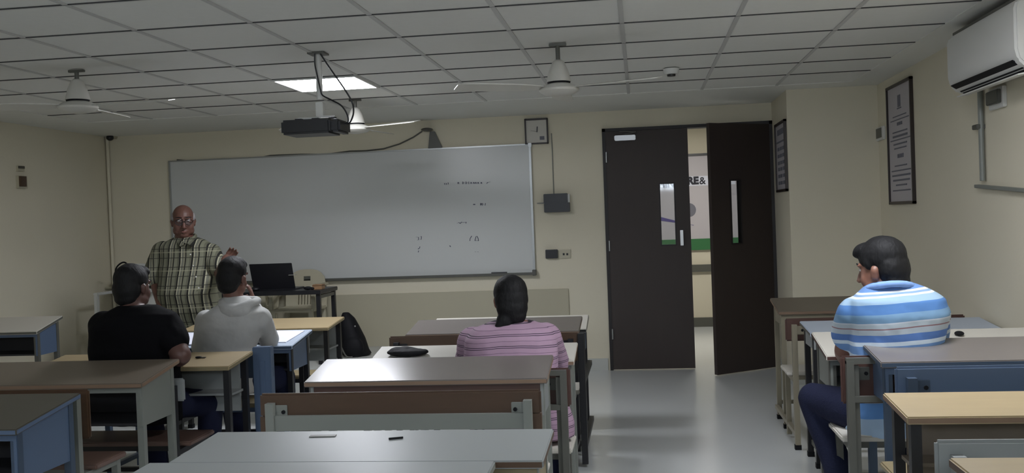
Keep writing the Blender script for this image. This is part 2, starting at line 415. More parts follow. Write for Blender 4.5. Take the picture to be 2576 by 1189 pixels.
HL = (DX0+.03, yl)
d1 = leaf('door_1', HL, (gl.x+.005, yl), .008, DH-.032, (wl0.x-HL[0], wl1.x-HL[0]), (wl1.z, wl0.z))
FR = (.635, 9.06); HR = (DX1-.03, yl)
Lr = math.hypot(FR[0]-HR[0], FR[1]-HR[1])
d2 = leaf('door_2', HR, FR, .008, DH-.032, (Lr-.34, Lr-.23), (at(1825, 612, 9.2).z, at(1825, 455, 9.2).z))
q = at(1715, 597, yl-.03)
hb = MB().box(q.x-.014, q.x+.014, yl-.06, yl-.045, q.z-.075, q.z+.07).box(q.x-.008, q.x+.008, yl-.046, yl-.02, q.z-.065, q.z-.05).box(q.x-.008, q.x+.008, yl-.046, yl-.02, q.z+.045, q.z+.06)
part('door_handle', hb, M['silver'], d1[0], .002)
q = at(1572, 346, yl-.04)
part('door_closer', MB().box(q.x-.1, q.x+.1, yl-.07, yl-.02, q.z-.028, q.z+.022), M['silver'], d1[0], .006)
part('closer_arm', MB().bar((q.x, yl-.05, q.z+.03), (q.x+.11, yl-.10, q.z+.045), .02, .006).bar((q.x+.11, yl-.10, q.z+.045), (q.x-.05, yl-.03, q.z+.06), .02, .006), M['grey_dk'], d1[0])
hg = MB()
for z in (.35, 1.2, 2.05): hg.tube([(DX0+.034, yl-.028, z-.05), (DX0+.034, yl-.028, z+.05)], .008)
part('hinge', hg, M['alu'], d1[0])

# ---------------------------------------------------------------- whiteboard
YW = YF-.03
tl, tr_, br, bl_ = at(430, 405, YW), at(1330, 367, YW), at(1341, 685, YW), at(438, 713, YW)
bx0, bx1, bz0, bz1 = (tl.x+bl_.x)/2, (tr_.x+br.x)/2, (br.z+bl_.z)/2, (tl.z+tr_.z)/2
t = thing('whiteboard', 'wide white marker board with thin metal frame on the front wall', 'whiteboard', ((bx0+bx1)/2, YF, bz0))
part('board_surface', MB().box(bx0, bx1, YF-.022, YF-.004, bz0, bz1), M['board'], t)
fr = MB().box(bx0-.02, bx1+.02, YF-.032, YF-.001, bz1, bz1+.014).box(bx0-.02, bx0, YF-.032, YF-.001, bz0, bz1).box(bx1, bx1+.022, YF-.032, YF-.001, bz0, bz1)
part('frame', fr, M['alu'], t, .002)
part('marker_tray', MB().box(bx0-.02, bx1+.02, YF-.07, YF-.001, bz0-.02, bz0).box(bx0-.02, bx1+.02, YF-.072, YF-.066, bz0-.02, bz0+.006), M['grey_dk'], t, .002)
part('corner_cap', MB().box(bx1-.005, bx1+.03, YF-.075, YF-.001, bz0-.028, bz0+.03), M['grey_dk'], t, .004)
part('corner_cap', MB().box(bx1-.005, bx1+.03, YF-.04, YF-.001, bz1-.02, bz1+.02), M['alu'], t, .004)
def strokes(lines, wd=.006, Y=YF-.0235):
    mb = MB()
    for ln in lines:
        pts = [at(px, py, Y) for px, py in ln]
        for a, b in zip(pts, pts[1:]):
            mb.bar((a.x, Y, a.z), (b.x, Y, b.z), wd, .002)
    return mb
L = []
def zz(ox, oy, pts): L.append([(1020+ (ox+x)/4.404, 430+(oy+y)/4.404) for x, y in pts])
for x in (432, 450, 470): zz(x, 128, [(0, 5), (3, 22), (8, 20)] if x < 460 else [(-4, 3), (4, 0), (2, 20)])
zz(580, 122, [(0, 20), (0, 2), (10, 2), (12, 20)])
for x in (633, 668): zz(x, 118, [(0, 0), (0, 26), (12, 20), (14, 6), (0, 0)])
zz(700, 118, [(0, 0), (2, 26)])
for x in (722, 752, 774, 800, 835): zz(x, 122, [(0, 18), (2, 2), (8, 2), (12, 18)])
zz(898, 120, [(0, 16), (16, 6), (44, 0)])
zz(750, 358, [(0, 10), (4, 16), (10, 6), (14, 16), (24, 8)]); zz(832, 355, [(0, 0), (0, 24), (10, 20), (10, 2), (0, 0)]); zz(852, 355, [(0, 0), (6, 12), (0, 26)]); zz(880, 355, [(6, 0), (2, 26)])
zz(570, 560, [(0, 16), (20, 10), (40, 20), (50, 4), (70, 12), (90, 8), (104, 4), (100, 20)])
zz(114, 725, [(0, 6), (30, 6), (32, 38), (16, 38)]); zz(160, 722, [(0, 4), (18, 0), (14, 36), (2, 38)])
zz(712, 718, [(22, 0), (4, 30), (2, 56)]); zz(770, 718, [(0, 56), (10, 8), (22, 2), (36, 30), (40, 56), (6, 50)])
zz(138, 835, [(22, 0), (18, 18), (0, 30)]); zz(140, 880, [(6, 0), (2, 20)])
zz(488, 825, [(0, 8), (6, 0), (12, 16)]); zz(768, 894, [(0, 0), (14, 2)]); zz(794, 894, [(0, 0), (18, 2)])
part('marker_writing', strokes(L), M['marker'], t)
q = at(1247, 682, YW); solo('marker_pen', MB().tube([(q.x-.04, YF-.05, bz0+.009), (q.x+.04, YF-.05, bz0+.009)], .008), M['black_pl'], 'left black marker pen lying on the whiteboard tray', 'marker pen', (q.x, YF-.05, bz0), smooth=True, group='marker pens on the board tray')
q = at(1266, 682, YW); solo('marker_pen', MB().tube([(q.x-.04, YF-.05, bz0+.009), (q.x+.04, YF-.05, bz0+.009)], .008), M['black_pl'], 'right black marker pen on the tray, nearest the board corner', 'marker pen', (q.x, YF-.05, bz0), smooth=True, group='marker pens on the board tray')

# wall devices
a, b = at(1319, 299, YF-.02), at(1380, 361, YF-.02)
t = thing('wall_clock', 'square dark framed wall clock above the whiteboard corner', 'clock', ((a.x+b.x)/2, YF, b.z))
cx, cz = (a.x+b.x)/2, (a.z+b.z)/2; hw = (b.x-a.x)/2; hh = (a.z-b.z)/2
part('clock_face', MB().box(cx-hw+.01, cx+hw-.01, YF-.02, YF-.004, cz-hh+.01, cz+hh-.01), M['lam_white'], t)
part('clock_frame', MB().box(cx-hw, cx+hw, YF-.035, YF-.003, cz+hh-.018, cz+hh).box(cx-hw, cx+hw, YF-.035, YF-.003, cz-hh, cz-hh+.014).box(cx-hw, cx-hw+.014, YF-.035, YF-.003, cz-hh, cz+hh).box(cx+hw-.014, cx+hw, YF-.035, YF-.003, cz-hh, cz+hh), M['frame_dk'], t, .003)
part('hour_hand', MB().bar((cx+.005, YF-.025, cz-.01), (cx+.01, YF-.025, cz+.045), .01, .002), M['black'], t)
part('minute_hand', MB().bar((cx+.01, YF-.027, cz-.005), (cx-.055, YF-.027, cz+.008), .007, .002), M['black'], t)
part('pendulum_window', MB().box(cx+.03, cx+.075, YF-.022, YF-.0195, cz-.085, cz-.05), M['ink_grey'], t)
a, b = at(1367, 488, YF-.06), at(1434, 532, YF-.06)
t = thing('wall_control_box', 'large black two-tier box on the front wall between board and door', 'control box', ((a.x+b.x)/2, YF, b.z))
zm = (a.z+b.z)/2
part('upper_case', MB().box(a.x, b.x-.02, YF-.07, YF, zm, a.z), M['black_pl'], t, .004)
part('lower_case', MB().box(a.x+.003, b.x, YF-.085, YF, b.z, zm), M['black_pl'], t, .004)
part('side_plate', MB().box(b.x-.02, b.x+.0, YF-.05, YF, zm+.002, a.z-.01), M['plastic_w'], t)
part('side_lead', MB().bar((a.x-.07, YF-.006, zm+.004), (a.x, YF-.006, zm+.004), .01, .01), M['grey'], t)
q = at(1393, 488, YF-.01); q2 = at(1388, 361, YF-.01)
solo('box_cable', MB().tube([(q2.x, YF-.006, q2.z+.1), (q2.x+.002, YF-.006, q2.z-.1), (q.x, YF-.006, q.z)], .0045, 8), M['grey'], 'thin cable running down the wall to the black box', 'cable', (q.x, YF, q.z))
a, b = at(1372, 628, YF-.03), at(1403, 649, YF-.03)
solo('switch_box', MB().box(a.x, b.x, YF-.04, YF, b.z, a.z), M['black_pl'], 'small black wall box beside the pale socket plate', 'switch', (a.x, YF, b.z), .003)
a, b = at(1404, 628, YF-.01), at(1436, 649, YF-.01)
t = thing('socket_plate', 'pale wall socket plate with two dark holes left of the door', 'socket', (a.x, YF, b.z))
part('plate', MB().box(a.x, b.x, YF-.012, YF, b.z, a.z), M['plastic'], t, .002)
for px in (1418, 1427): q = at(px, 639, YF-.012); part('socket_hole', MB().box(q.x-.009, q.x+.009, YF-.015, YF-.011, q.z-.01, q.z+.01), M['black'], t)
# camera-like device above board with cable
q = at(1077, 326, YF-.06); 
t = thing('document_sensor', 'grey tapered device bracket with a small dark head above the whiteboard', 'wall device', (q.x, YF, q.z-.2))
c0, c1 = at(1093, 335, YF-.04), at(1095, 374, YF-.04)
part('bracket', MB().hexa([(c1.x-.075, YF-.03, c1.z), (c1.x+.07, YF-.03, c1.z), (c1.x+.07, YF-.002, c1.z), (c1.x-.075, YF-.002, c1.z)], [(c0.x-.05, YF-.03, c0.z+.02), (c0.x+.0, YF-.03, c0.z+.02), (c0.x+.0, YF-.002, c0.z+.02), (c0.x-.05, YF-.002, c0.z+.02)]), M['grey_dk'], t, .003)
part('sensor_head', MB().ball((q.x-.01, YF-.07, q.z), (.058, .07, .018)), M['grey_dk'], t, smooth=True)
cb = [(1062, 330), (1040, 345), (1005, 362), (965, 374), (920, 379), (880, 380), (850, 384), (820, 388), (760, 388), (700, 390), (680, 391), (650, 397), (560, 399), (470, 404), (445, 402)]
solo('board_cable', MB().tube([at(x, y, YF-.012) for x, y in cb], .007, 8), M['grey_dk'], 'dark cable sagging from the wall device along the board top', 'cable', at(445, 402, YF-.012), smooth=True)
# cctv and conduit
q = at(267, 346, YF-.1)
t = thing('dome_camera', 'black dome camera in the top left corner of the room', 'security camera', (q.x+.03, YF-.07, q.z))
part('dome', MB().ball((q.x+.03, YF-.08, q.z), (.038, .038, .032)), M['black_pl'], t, smooth=True)
part('mount', MB().tube([(q.x+.04, YF-.08, q.z+.01), (q.x+.05, YF, q.z+.01)], .02), M['plastic'], t, smooth=True)
solo('corner_conduit', MB().tube([(XL+.025, YF-.025, .12), (XL+.025, YF-.025, q.z+.03)], .016, 10), M['wall'], 'thin painted pipe running down the left corner under the camera', 'pipe', (XL+.025, YF-.025, .12), smooth=True)
# left wall switches
q = at_x(52, 424, XL+.01)
solo('wall_switch', MB().box(XL, XL+.02, q.y-.05, q.y+.04, q.z-.025, q.z+.025).box(XL+.02, XL+.03, q.y-.05, q.y+.03, q.z-.0, q.z+.022, 1), [M['plastic'], M['lam_dark']], 'small upper switch on the left wall', 'switch', (XL, q.y, q.z))
q = at_x(55, 458, XL+.01)
solo('wall_switch', MB().box(XL, XL+.03, q.y-.07, q.y+.05, q.z-.055, q.z+.055).box(XL+.03, XL+.05, q.y-.07, q.y+.01, q.z-.04, q.z+.05, 1), [M['plastic'], M['brown']], 'larger lower switch box with brown cover on the left wall', 'switch', (XL, q.y, q.z))
# thermostat, posters, AC on right wall
q = at_x(2215, 336, XR-.01)
t = thing('thermostat', 'small thermostat with dark screen left of the tall poster', 'thermostat', (XR, q.y, q.z))
part('case', MB().box(XR-.02, XR, q.y-.13, q.y+.13, q.z-.055, q.z+.055), M['plastic_w'], t, .004)
part('screen', MB().box(XR-.023, XR-.018, q.y-.08, q.y+.1, q.z-.035, q.z+.045), M['grey_dk'], t)
def wall_poster(name, label, cat, X, side, ya, yb, za, zb, rows, logo=True, tone='poster', head=()):
    """framed notice on a wall facing -X; ya far, yb near"""
    t = thing(name, label, cat, (X, (ya+yb)/2, za))
    y0, y1 = min(ya, yb), max(ya, yb)
    part('sheet', MB().box(X-.012, X-.002, y0+.01, y1-.01, za+.01, zb-.01), M[tone], t)
    f = .022
    part('frame', MB().box(X-.025, X, y0, y1, zb-f, zb).box(X-.025, X, y0, y1, za, za+f).box(X-.025, X, y0, y0+f, za, zb).box(X-.025, X, y1-f, y1, za, zb), M['frame_dk'], t, .002)
    mb = MB(); H = zb-za; W = y1-y0; ym = (y0+y1)/2
    for (v, wd, hgt, n) in rows:
        z = zb-H*v
        if n == 1: mb.box(X-.0145, X-.0125, ym-W*wd/2, ym+W*wd/2, z-hgt/2, z+hgt/2)
        else:
            for k in range(n):
                c = ym-W*wd/2+W*wd*(k+.5)/n; mb.box(X-.0145, X-.0125, c-W*wd/n*.38, c+W*wd/n*.38, z-hgt/2, z+hgt/2)
    part('printed_lines', mb, M['ink_grey'], t)
    if logo: z = zb-H*.15; part('logo', MB().box(X-.0145, X-.0125, ym-.04, ym+.04, z-.045, z+.045).box(X-.0145, X-.0125, ym-.06, ym+.06, z-.06, z-.05), M['ink_grey'], t)
    return t
ps = [at_x(2235, 222, XR), at_x(2306, 512, XR), at_x(2243, 514, XR)]
rows = [(.27, .55, .008, 1), (.30, .75, .008, 1), (.335, .22, .024, 5), (.40, .6, .010, 1), (.435, .6, .016, 1), (.465, .8, .008, 1), (.50, .55, .012, 1), (.535, .5, .010, 1), (.60, .26, .03, 5), (.68, .5, .010, 1), (.72, .78, .010, 1), (.76, .74, .014, 1), (.80, .68, .014, 1), (.84, .45, .012, 1), (.885, .72, .010, 1)]
wall_poster('wall_poster', 'tall framed printed notice on the right wall left of the air conditioner', 'poster', XR, -1, ps[0].y, ps[1].y, (ps[2].z+ps[1].z)/2, ps[0].z, rows)
n0, n1 = at_x(1954, 320, PX), at_x(1984, 480, PX)
rows = [(.14, .6, .05, 1), (.28, .8, .015, 1), (.38, .7, .03, 3), (.48, .7, .03, 3), (.58, .7, .03, 3), (.67, .7, .03, 3), (.77, .7, .03, 3), (.87, .7, .03, 3)]
wall_poster('notice_board', 'dark framed notice with rows of small print beside the door', 'notice', PX, -1, n0.y, n1.y, n1.z, n0.z+.02, rows, False, 'ink_grey' if False else 'poster')
# AC
XA = 1.78
a0, a1 = at_x(2384, 228, XA), at_x(2556, 188, XA)
ya, yb = a1.y, a0.y; z0 = a0.z-.03; z1 = at_x(2400, 80, XA).z-.0
t = thing('air_conditioner', 'white split air conditioner high on the right wall', 'air conditioner', (XR, (ya+yb)/2, z0))
prof = [(XR-.002, z0+.03), (XR-.10, z0), (XA+.05, z0+.01), (XA+.012, z0+.05), (XA, z0+.10), (XA, z1-.05), (XA+.012, z1-.012), (XA+.04, z1), (XR-.002, z1)]
def prism_y(mb, prof, y0, y1):
    n = len(prof); vs = [(x, y0, z) for x, z in prof]+[(x, y1, z) for x, z in prof]
    fs = [list(range(n)), list(range(2*n-1, n-1, -1))]+[[i, i+n, (i+1) % n+n, (i+1) % n] for i in range(n)]
    return mb.quadset(vs, fs)
part('casing', prism_y(MB(), prof, ya, yb), M['white_metal'], t, .012, True)
part('air_outlet', prism_y(MB(), [(XA+.09, z0+.0), (XA+.008, z0+.055), (XA+.001, z0+.05), (XA+.085, z0-.006)], ya+.06, yb-.05), M['black_matte'], t)
part('louvre_flap', prism_y(MB(), [(XA+.095, z0-.008), (XA+.03, z0-.018), (XA+.03, z0-.012), (XA+.095, z0-.0)], ya+.06, yb-.06), M['white_metal'], t)
part('top_grille', MB().box(XA+.03, XR-.02, ya+.02, yb-.02, z1-.002, z1+.012), M['grey_dk'], t)
a = at_x(2466, 250, XR-.02); b = at_x(2466, 455, XR-.02)
solo('drain_pipe', MB().tube([(XR-.02, a.y, a.z+.06), (XR-.02, a.y, b.z)], .016, 10), M['grey'], 'grey vertical pipe under the air conditioner', 'pipe', (XR-.02, a.y, b.z), smooth=True)
q = at_x(2461, 319, XR-.03); solo('pipe_clip', MB().box(XR-.05, XR, q.y-.03, q.y+.05, q.z-.014, q.z+.014), M['grey_dk'], 'dark clip halfway down the vertical grey pipe', 'clip', (XR, q.y, q.z), .003)
a = at_x(2457, 468, XR-.02); b = at_x(2576, 478, XR-.02); d = (b-a)*1.6
solo('cable_trunking', MB().bar((XR-.02, a.y, a.z), (XR-.02, a.y+d.y, a.z+d.z), .03, .02), M['grey'], 'thin sloping grey rail on the right wall below the pipe', 'rail', (XR-.02, a.y, a.z), .002)
q = at_x(2505, 246, XR-.02); t = thing('junction_box', 'small junction box with dark cover under the air conditioner', 'junction box', (XR, q.y, q.z))
part('cover', MB().box(XR-.045, XR-.02, q.y-.09, q.y+.09, q.z-.035, q.z+.04), M['grey_dk'], t, .004)
part('back_box', MB().box(XR-.022, XR, q.y-.11, q.y+.11, q.z-.06, q.z+.055), M['plastic_w'], t, .003)
# smoke detector
q = at(1688, 167, 6.95); t = thing('smoke_detector', 'round white smoke detector on the ceiling right of the middle fan', 'smoke detector', (q.x, 6.95, HC))
part('base', MB().lathe((q.x, 6.95, HC), [(.055, -.006), (.055, -.02), (.048, -.045)][::-1]), M['plastic_w'], t, smooth=True)
part('sensor', MB().lathe((q.x, 6.95, HC), [(.03, -.046), (.028, -.058)][::-1]), M['black_pl'], t, smooth=True)

# ---------------------------------------------------------------- fans and projector
def fan(label, x, y, drop, angs, blade=.60):
    t = thing('ceiling_fan', label, 'ceiling fan', (x, y, HC), 'ceiling fans')
    zt = HC; zm = HC-drop
    part('ceiling_hook', MB().box(x-.05, x+.05, y-.012, y+.012, zt-.02, zt-.005), M['grey_dk'], t, .002)
    part('down_rod', MB().tube([(x, y, zt-.012), (x, y, zm+.12)], .013, 12), M['grey_dk'], t, smooth=True)
    part('canopy', MB().lathe((x, y, zm), [(.072, .012), (.066, .04), (.055, .08), (.036, .125), (.018, .14)]), M['fan_white'], t, smooth=True)
    part('motor', MB().lathe((x, y, zm), [(.03, -.07), (.085, -.06), (.115, -.042), (.118, -.03), (.10, -.012), (.07, .0), (.05, .006)]), M['fan_white'], t, smooth=True)
    part('collar', MB().lathe((x, y, zm), [(.066, .004), (.068, .014)]), M['black_matte'], t, smooth=True)
    for a in angs:
        a = math.radians(a); d = Vector((math.cos(a), math.sin(a), 0)); n = Vector((-d.y, d.x, 0)); mb = MB()
        secs = [(.10, .028), (.18, .05), (.3, .062), (.5, .066), (blade-.02, .06), (blade, .04)]
        for (r0, w0), (r1, w1) in zip(secs, secs[1:]):
            P = lambda r, w_, z: Vector((x, y, zm-.025+z))+d*r+n*w_+Vector((0, 0, w_*.18))
            mb.hexa([P(r0,-w0,0),P(r1,-w1,0),P(r1,w1,0),P(r0,w0,0)], [P(r0,-w0,.005),P(r1,-w1,.005),P(r1,w1,.005),P(r0,w0,.005)])
        part('blade', mb, M['fan_white'], t)
    return t
f1 = at(1400, 103, 5.64); fan('cream ceiling fan hanging nearest the door side, left of the smoke detector', f1.x, 5.7, .24, (-22, 206, 92), .62)
f2 = at(178, 170, 5.54); fan('cream ceiling fan at the far left of the ceiling', f2.x, 5.6, .2, (-3, 196, 95), .62)
f3 = at(893, 248, 7.65); fan('cream ceiling fan behind the projector beyond the panel light', f3.x, 7.65, .21, (-25, 183, 80), .62)

q = at(800, 132, 5.55); px_, py_ = q.x, 5.55
b0, b1 = at(722, 305, py_), at(868, 338, py_)
t = thing('projector', 'black projector hanging from a white ceiling pole', 'projector', ((b0.x+b1.x)/2, py_, b1.z))
zt, zb = at(800, 303, py_).z, at(800, 339, py_).z
part('housing', MB().box(b0.x, b1.x-.055, py_-.11, py_+.13, zb, zt).box(b1.x-.055, b1.x, py_-.1, py_+.12, zb+.004, zt-.006), M['black_pl'], t, .012)
fb = MB()
for k, xx in enumerate((.1, .2, .3)): fb.box(b0.x+xx-.02, b0.x+xx+.02, py_-.09, py_-.06, zt-.002, zt+.006)
part('top_bosses', fb, M['black_pl'], t)
part('lens', MB().lathe((b0.x+.1, py_+.13, (zt+zb)/2), [(.03, -.01), (.03, .02), (.024, .022)], axis=Matrix.Rotation(-PI/2, 3, 'X')), M['black_matte'], t, smooth=True)
part('ceiling_pole', MB().tube([(px_, py_, HC), (px_, py_, zt+.12)], .019, 14), M['plastic_w'], t, smooth=True)
part('ceiling_plate', MB().box(px_-.05, px_+.05, py_-.05, py_+.05, HC-.012, HC-.002), M['grey_dk'], t)
part('mount_bracket', MB().box(px_-.022, px_+.022, py_-.022, py_+.022, zt+.02, zt+.105).box(px_-.14, px_+.0, py_-.012, py_+.012, zt+.01, zt+.02).box(px_, px_+.1, py_-.05, py_-.03, zt+.012, zt+.022), M['plastic_w'], t, .003)
def rope(pts, n=6):
    out = []; P = [pts[0]]+pts+[pts[-1]]
    for i in range(1, len(P)-2):
        for k in range(n):
            u = k/n; a, b, c, d = P[i-1], P[i], P[i+1], P[i+2]
            out.append(.5*((2*b)+(c-a)*u+(2*a-5*b+4*c-d)*u*u+(3*b-a-3*c+d)*u**3))
    out.append(pts[-1]); return out
cc = [(804, 132), (822, 160), (843, 190), (868, 226), (886, 258), (889, 285), (880, 308), (870, 310)]
part('video_cable', MB().tube(rope([at(x, y, py_-.03+.012*i) for i, (x, y) in enumerate(cc)]), .005, 8), M['black_pl'], t, smooth=True)
cc = [(792, 132), (792, 160), (798, 190), (806, 225), (812, 240), (835, 252), (858, 265), (872, 285), (876, 304), (869, 310)]
part('power_cable', MB().tube(rope([at(x, y, py_-.045+.005*i) for i, (x, y) in enumerate(cc)]), .0045, 8), M['black_pl'], t, smooth=True)

# ---------------------------------------------------------------- desks
GR = ['']
def desk(label, fl, fr, nl, nr, Yf, Yn, top, edge, frame, box=True, panel=None, inner=None, bench=None, th=.024, drop=.15, legm=None, group=None, ext=None, apron=None):
    """combined school desk and bench; corners given in photo pixels at their depths"""
    A, B = at(*fl, Yf), at(*fr, Yf); Cc, D = at(*nl, Yn), at(*nr, Yn)
    x0, x1 = (A.x+Cc.x)/2, (B.x+D.x)/2; hf, hn = (A.z+B.z)/2, (Cc.z+D.z)/2
    if ext:
        if ext[0] is not None: x0 = ext[0]
        if ext[1] is not None: x1 = ext[1]
    t = thing('school_desk', label, 'desk', ((x0+x1)/2, (Yf+Yn)/2, 0), GR[0])
    zz_ = lambda y: hn+(hf-hn)*(y-Yn)/(Yf-Yn)
    part('desktop', MB().hexa([(x0,Yn,hn-th),(x1,Yn,hn-th),(x1,Yf,hf-th),(x0,Yf,hf-th)], [(x0,Yn,hn),(x1,Yn,hn),(x1,Yf,hf),(x0,Yf,hf)], 1, 0), [top, edge], t, .004)
    legm = legm or frame; lw = .032; i0, i1 = x0+.035, x1-.035; y0, y1 = Yn+.05, Yf-.05
    pm = panel or frame
    if box:
        for x in (i0-.012, i1+.0):
            zb_ = zz_(y0)-th-drop
            part('side_panel', MB().hexa([(x,y0-.02,zb_),(x+.012,y0-.02,zb_),(x+.012,y1+.02,zb_),(x,y1+.02,zb_)], [(x,y0-.02,zz_(y0-.02)-th),(x+.012,y0-.02,zz_(y0-.02)-th),(x+.012,y1+.02,zz_(y1+.02)-th),(x,y1+.02,zz_(y1+.02)-th)]), pm, t)
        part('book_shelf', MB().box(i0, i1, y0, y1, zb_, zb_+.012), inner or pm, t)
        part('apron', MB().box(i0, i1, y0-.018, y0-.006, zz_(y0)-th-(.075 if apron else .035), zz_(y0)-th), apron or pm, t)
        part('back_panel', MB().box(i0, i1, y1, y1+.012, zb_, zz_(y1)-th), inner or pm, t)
    else:
        part('modesty_panel', MB().box(i0+.02, i1-.02, y1-.03, y1-.015, zz_(y1)-th-.30, zz_(y1)-th-.02), pm, t)
        part('book_shelf', MB().box(i0, i1, y0+.06, y1-.03, zz_(y0)-th-.16, zz_(y0)-th-.148), inner or pm, t)
    for x in (i0, i1):
        for y in (y0, y1):
            lg = part('leg', MB().bar((x, y, .02), (x, y, zz_(y)-th), lw), legm, t)
            part('foot_cap', MB().box(x-.019, x+.019, y-.019, y+.019, 0, .03), M['black_matte'], lg)
    part('cross_rail', MB().bar((i0, y1, .12), (i1, y1, .12), .025), legm, t)
    if bench:
        Ys0, Ys1, hs, Yb, hb, bh, sm, bm_, bfm = bench['s0'], bench['s1'], bench['hs'], bench['yb'], bench['hb'], bench['bh'], bench['seat'], bench['back'], bench['frame']
        if 'hbp' in bench: hb = at(*bench['hbp'], Yb).z
        if 'hsp' in bench: hs = at(*bench['hsp']).z
        u0, u1 = bench.get('x', (x0, x1)); j0, j1 = u0+.05, u1-.05
        part('seat', MB().box(u0+.01, u1-.01, Ys0, Ys1, hs-.025, hs), sm, t, .006)
        part('seat_frame', MB().bar((j0, Ys0+.03, hs-.04), (j1, Ys0+.03, hs-.04), .028).bar((j0, Ys1-.03, hs-.04), (j1, Ys1-.03, hs-.04), .028), bfm, t)
        part('backrest', MB().box(u0, u1, Yb, Yb+.022, hb-bh, hb), bm_, t, .008)
        for x, s in ((j0, 1), (j1, -1)):
            lg = part('bench_leg', MB().bar((x, Yb-.018, .02), (x, Yb-.018, hb-.035), .032), bfm, t)
            part('foot_cap', MB().box(x-.019, x+.019, Yb-.037, Yb+.001, 0, .03), M['black_matte'], lg)
            br_ = part('bracket', MB().box(min(x, x+s*.065), max(x, x+s*.065), Yb-.006, Yb-.001, hb-.10, hb-.045), bfm, t, .002)
            part('bolt', MB().tube([(x+s*.05, Yb-.012, hb-.072), (x+s*.05, Yb-.004, hb-.072)], .008, 8), M['black_matte'], br_)
            part('bench_leg', MB().bar((x, Ys1-.03, .02), (x, Ys1-.03, hs-.03), .03), bfm, t)
            part('floor_rail', MB().bar((x, Yb, .09), (x, y1, .09), .026), bfm, t)
            part('seat_arm', MB().bar((x, Yb-.015, hs-.04), (x, Ys1-.03, hs-.04), .028), bfm, t)
        if bench.get('bar'): part('rear_rail', MB().box(j0, j1, Yb-.02, Yb-.004, hb-bh-.05, hb-bh+.01), bfm, t)
        if bench.get('ends'):
            for x in (u0, u1-.055): part('backrest_end', MB().box(x, x+.055, Yb+.0, Yb+.022, hb-bh-.16, hb-bh+.004), bm_, t)
        if bench.get('post'):
            for px, pt in bench['post']:
                a_ = at(px, 1000, Yb); zt_ = at(px, pt, Yb).z
                lg = part('bench_leg', MB().bar((a_.x, Yb, .02), (a_.x, Yb, zt_), .036), bfm, t)
                for zz2 in (.12, .5): part('side_bar', MB().bar((a_.x, Yb, zz2), (a_.x, y1, zz2), .03), bfm, t)
        if bench.get('endpanel'):
            e0, e1 = at(bench['endpanel'][0], 900, Yb).x, at(bench['endpanel'][1], 900, Yb).x
            part('end_panel', MB().box(e0, e1, Yb-.03, Yb+.03, .30, bench['endpanel'][2]), bfm, t, .004)
        if bench.get('loop'):
            lx = u1-.03 if bench['loop'] > 0 else u0+.03; Lz = hb-.015; s = -bench['loop']
            part('back_frame', MB().bar((lx, Yb-.03, .02), (lx, Yb-.03, Lz), .03).bar((lx-.015*s, Yb-.03, Lz), (lx+s*.13, Yb-.03, Lz), .025).bar((lx, Yb-.03, Lz-.16), (lx+s*.13, Yb-.03, Lz-.16), .025), bfm, t)
    return t, (x0, x1, hf, hn)

g, gd = M['grey'], M['grey_dk']
# --- middle column
GR[0] = 'school desks in the middle column'
desk('pale topped desk at the far front of the middle column, mostly behind the grey-brown one', (1093, 802), (1479, 789), (1080, 838), (1478, 825), 7.15, 6.8, M['lam_white'], M['black'], M['blue'], bench=None, legm=M['black'])
desk('desk with grey-brown sloping top and brown backrest in front of the seated woman', (1050, 806), (1462, 793), (1022, 841), (1460, 832), 6.71, 6.31, M['lam_brown'], M['tan_edge'], M['grey_dk'],
     bench=dict(s0=5.86, s1=6.16, hs=.45, yb=5.82, hb=.81, hbp=(1217, 841), bh=.17, post=[(1467, 838)], seat=M['lam_white'], back=M['brown'], frame=M['black'], x=(at(978, 846, 5.82).x, at(1456, 834, 5.82).x)), legm=M['black'])
dM3, _ = desk('desk with off-white top that the woman in the pink shirt leans on', (955, 870), (1452, 861), (925, 905), (1447, 919), 5.32, 5.0, M['lam_white'], M['tan_edge'], M['grey'],
     bench=dict(s0=4.62, s1=4.93, hs=.46, yb=4.545, hb=.79, hbp=(1410, 926), hsp=(1448, 1092, 4.93), bh=.18, seat=M['lam_white'], back=M['brown_red'], frame=gd, x=(at(905, 935, 4.6).x, at(1436, 926, 4.6).x), loop=1), legm=M['grey'])
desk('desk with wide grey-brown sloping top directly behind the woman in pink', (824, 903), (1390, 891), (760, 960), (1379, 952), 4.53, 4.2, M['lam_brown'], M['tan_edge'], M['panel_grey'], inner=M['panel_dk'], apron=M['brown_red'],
     bench=dict(s0=3.78, s1=4.08, hs=.47, yb=3.72, hb=.845, hbp=(1005, 985), bh=.095, ends=1, seat=M['lam_white'], back=M['brown'], frame=M['grey'], x=(at(652, 990, 3.72).x, at(1360, 980, 3.72).x), bar=1), legm=M['grey'])
desk('long grey laminate desk just behind the brown bolted backrest, second from the viewer', (530, 1088), (1385, 1075), (440, 1163), (1376, 1158), 3.1, 2.75, M['lam'], M['brown'], M['yellow_dull'], inner=M['brown_red'],
     bench=None, legm=M['grey'])
desk('grey laminate desk nearest the viewer in the middle column, cut by the frame', (325, 1165), (1228, 1156), (250, 1270), (1210, 1262), 2.73, 2.35, M['lam'], M['grey'], M['grey'], bench=None)
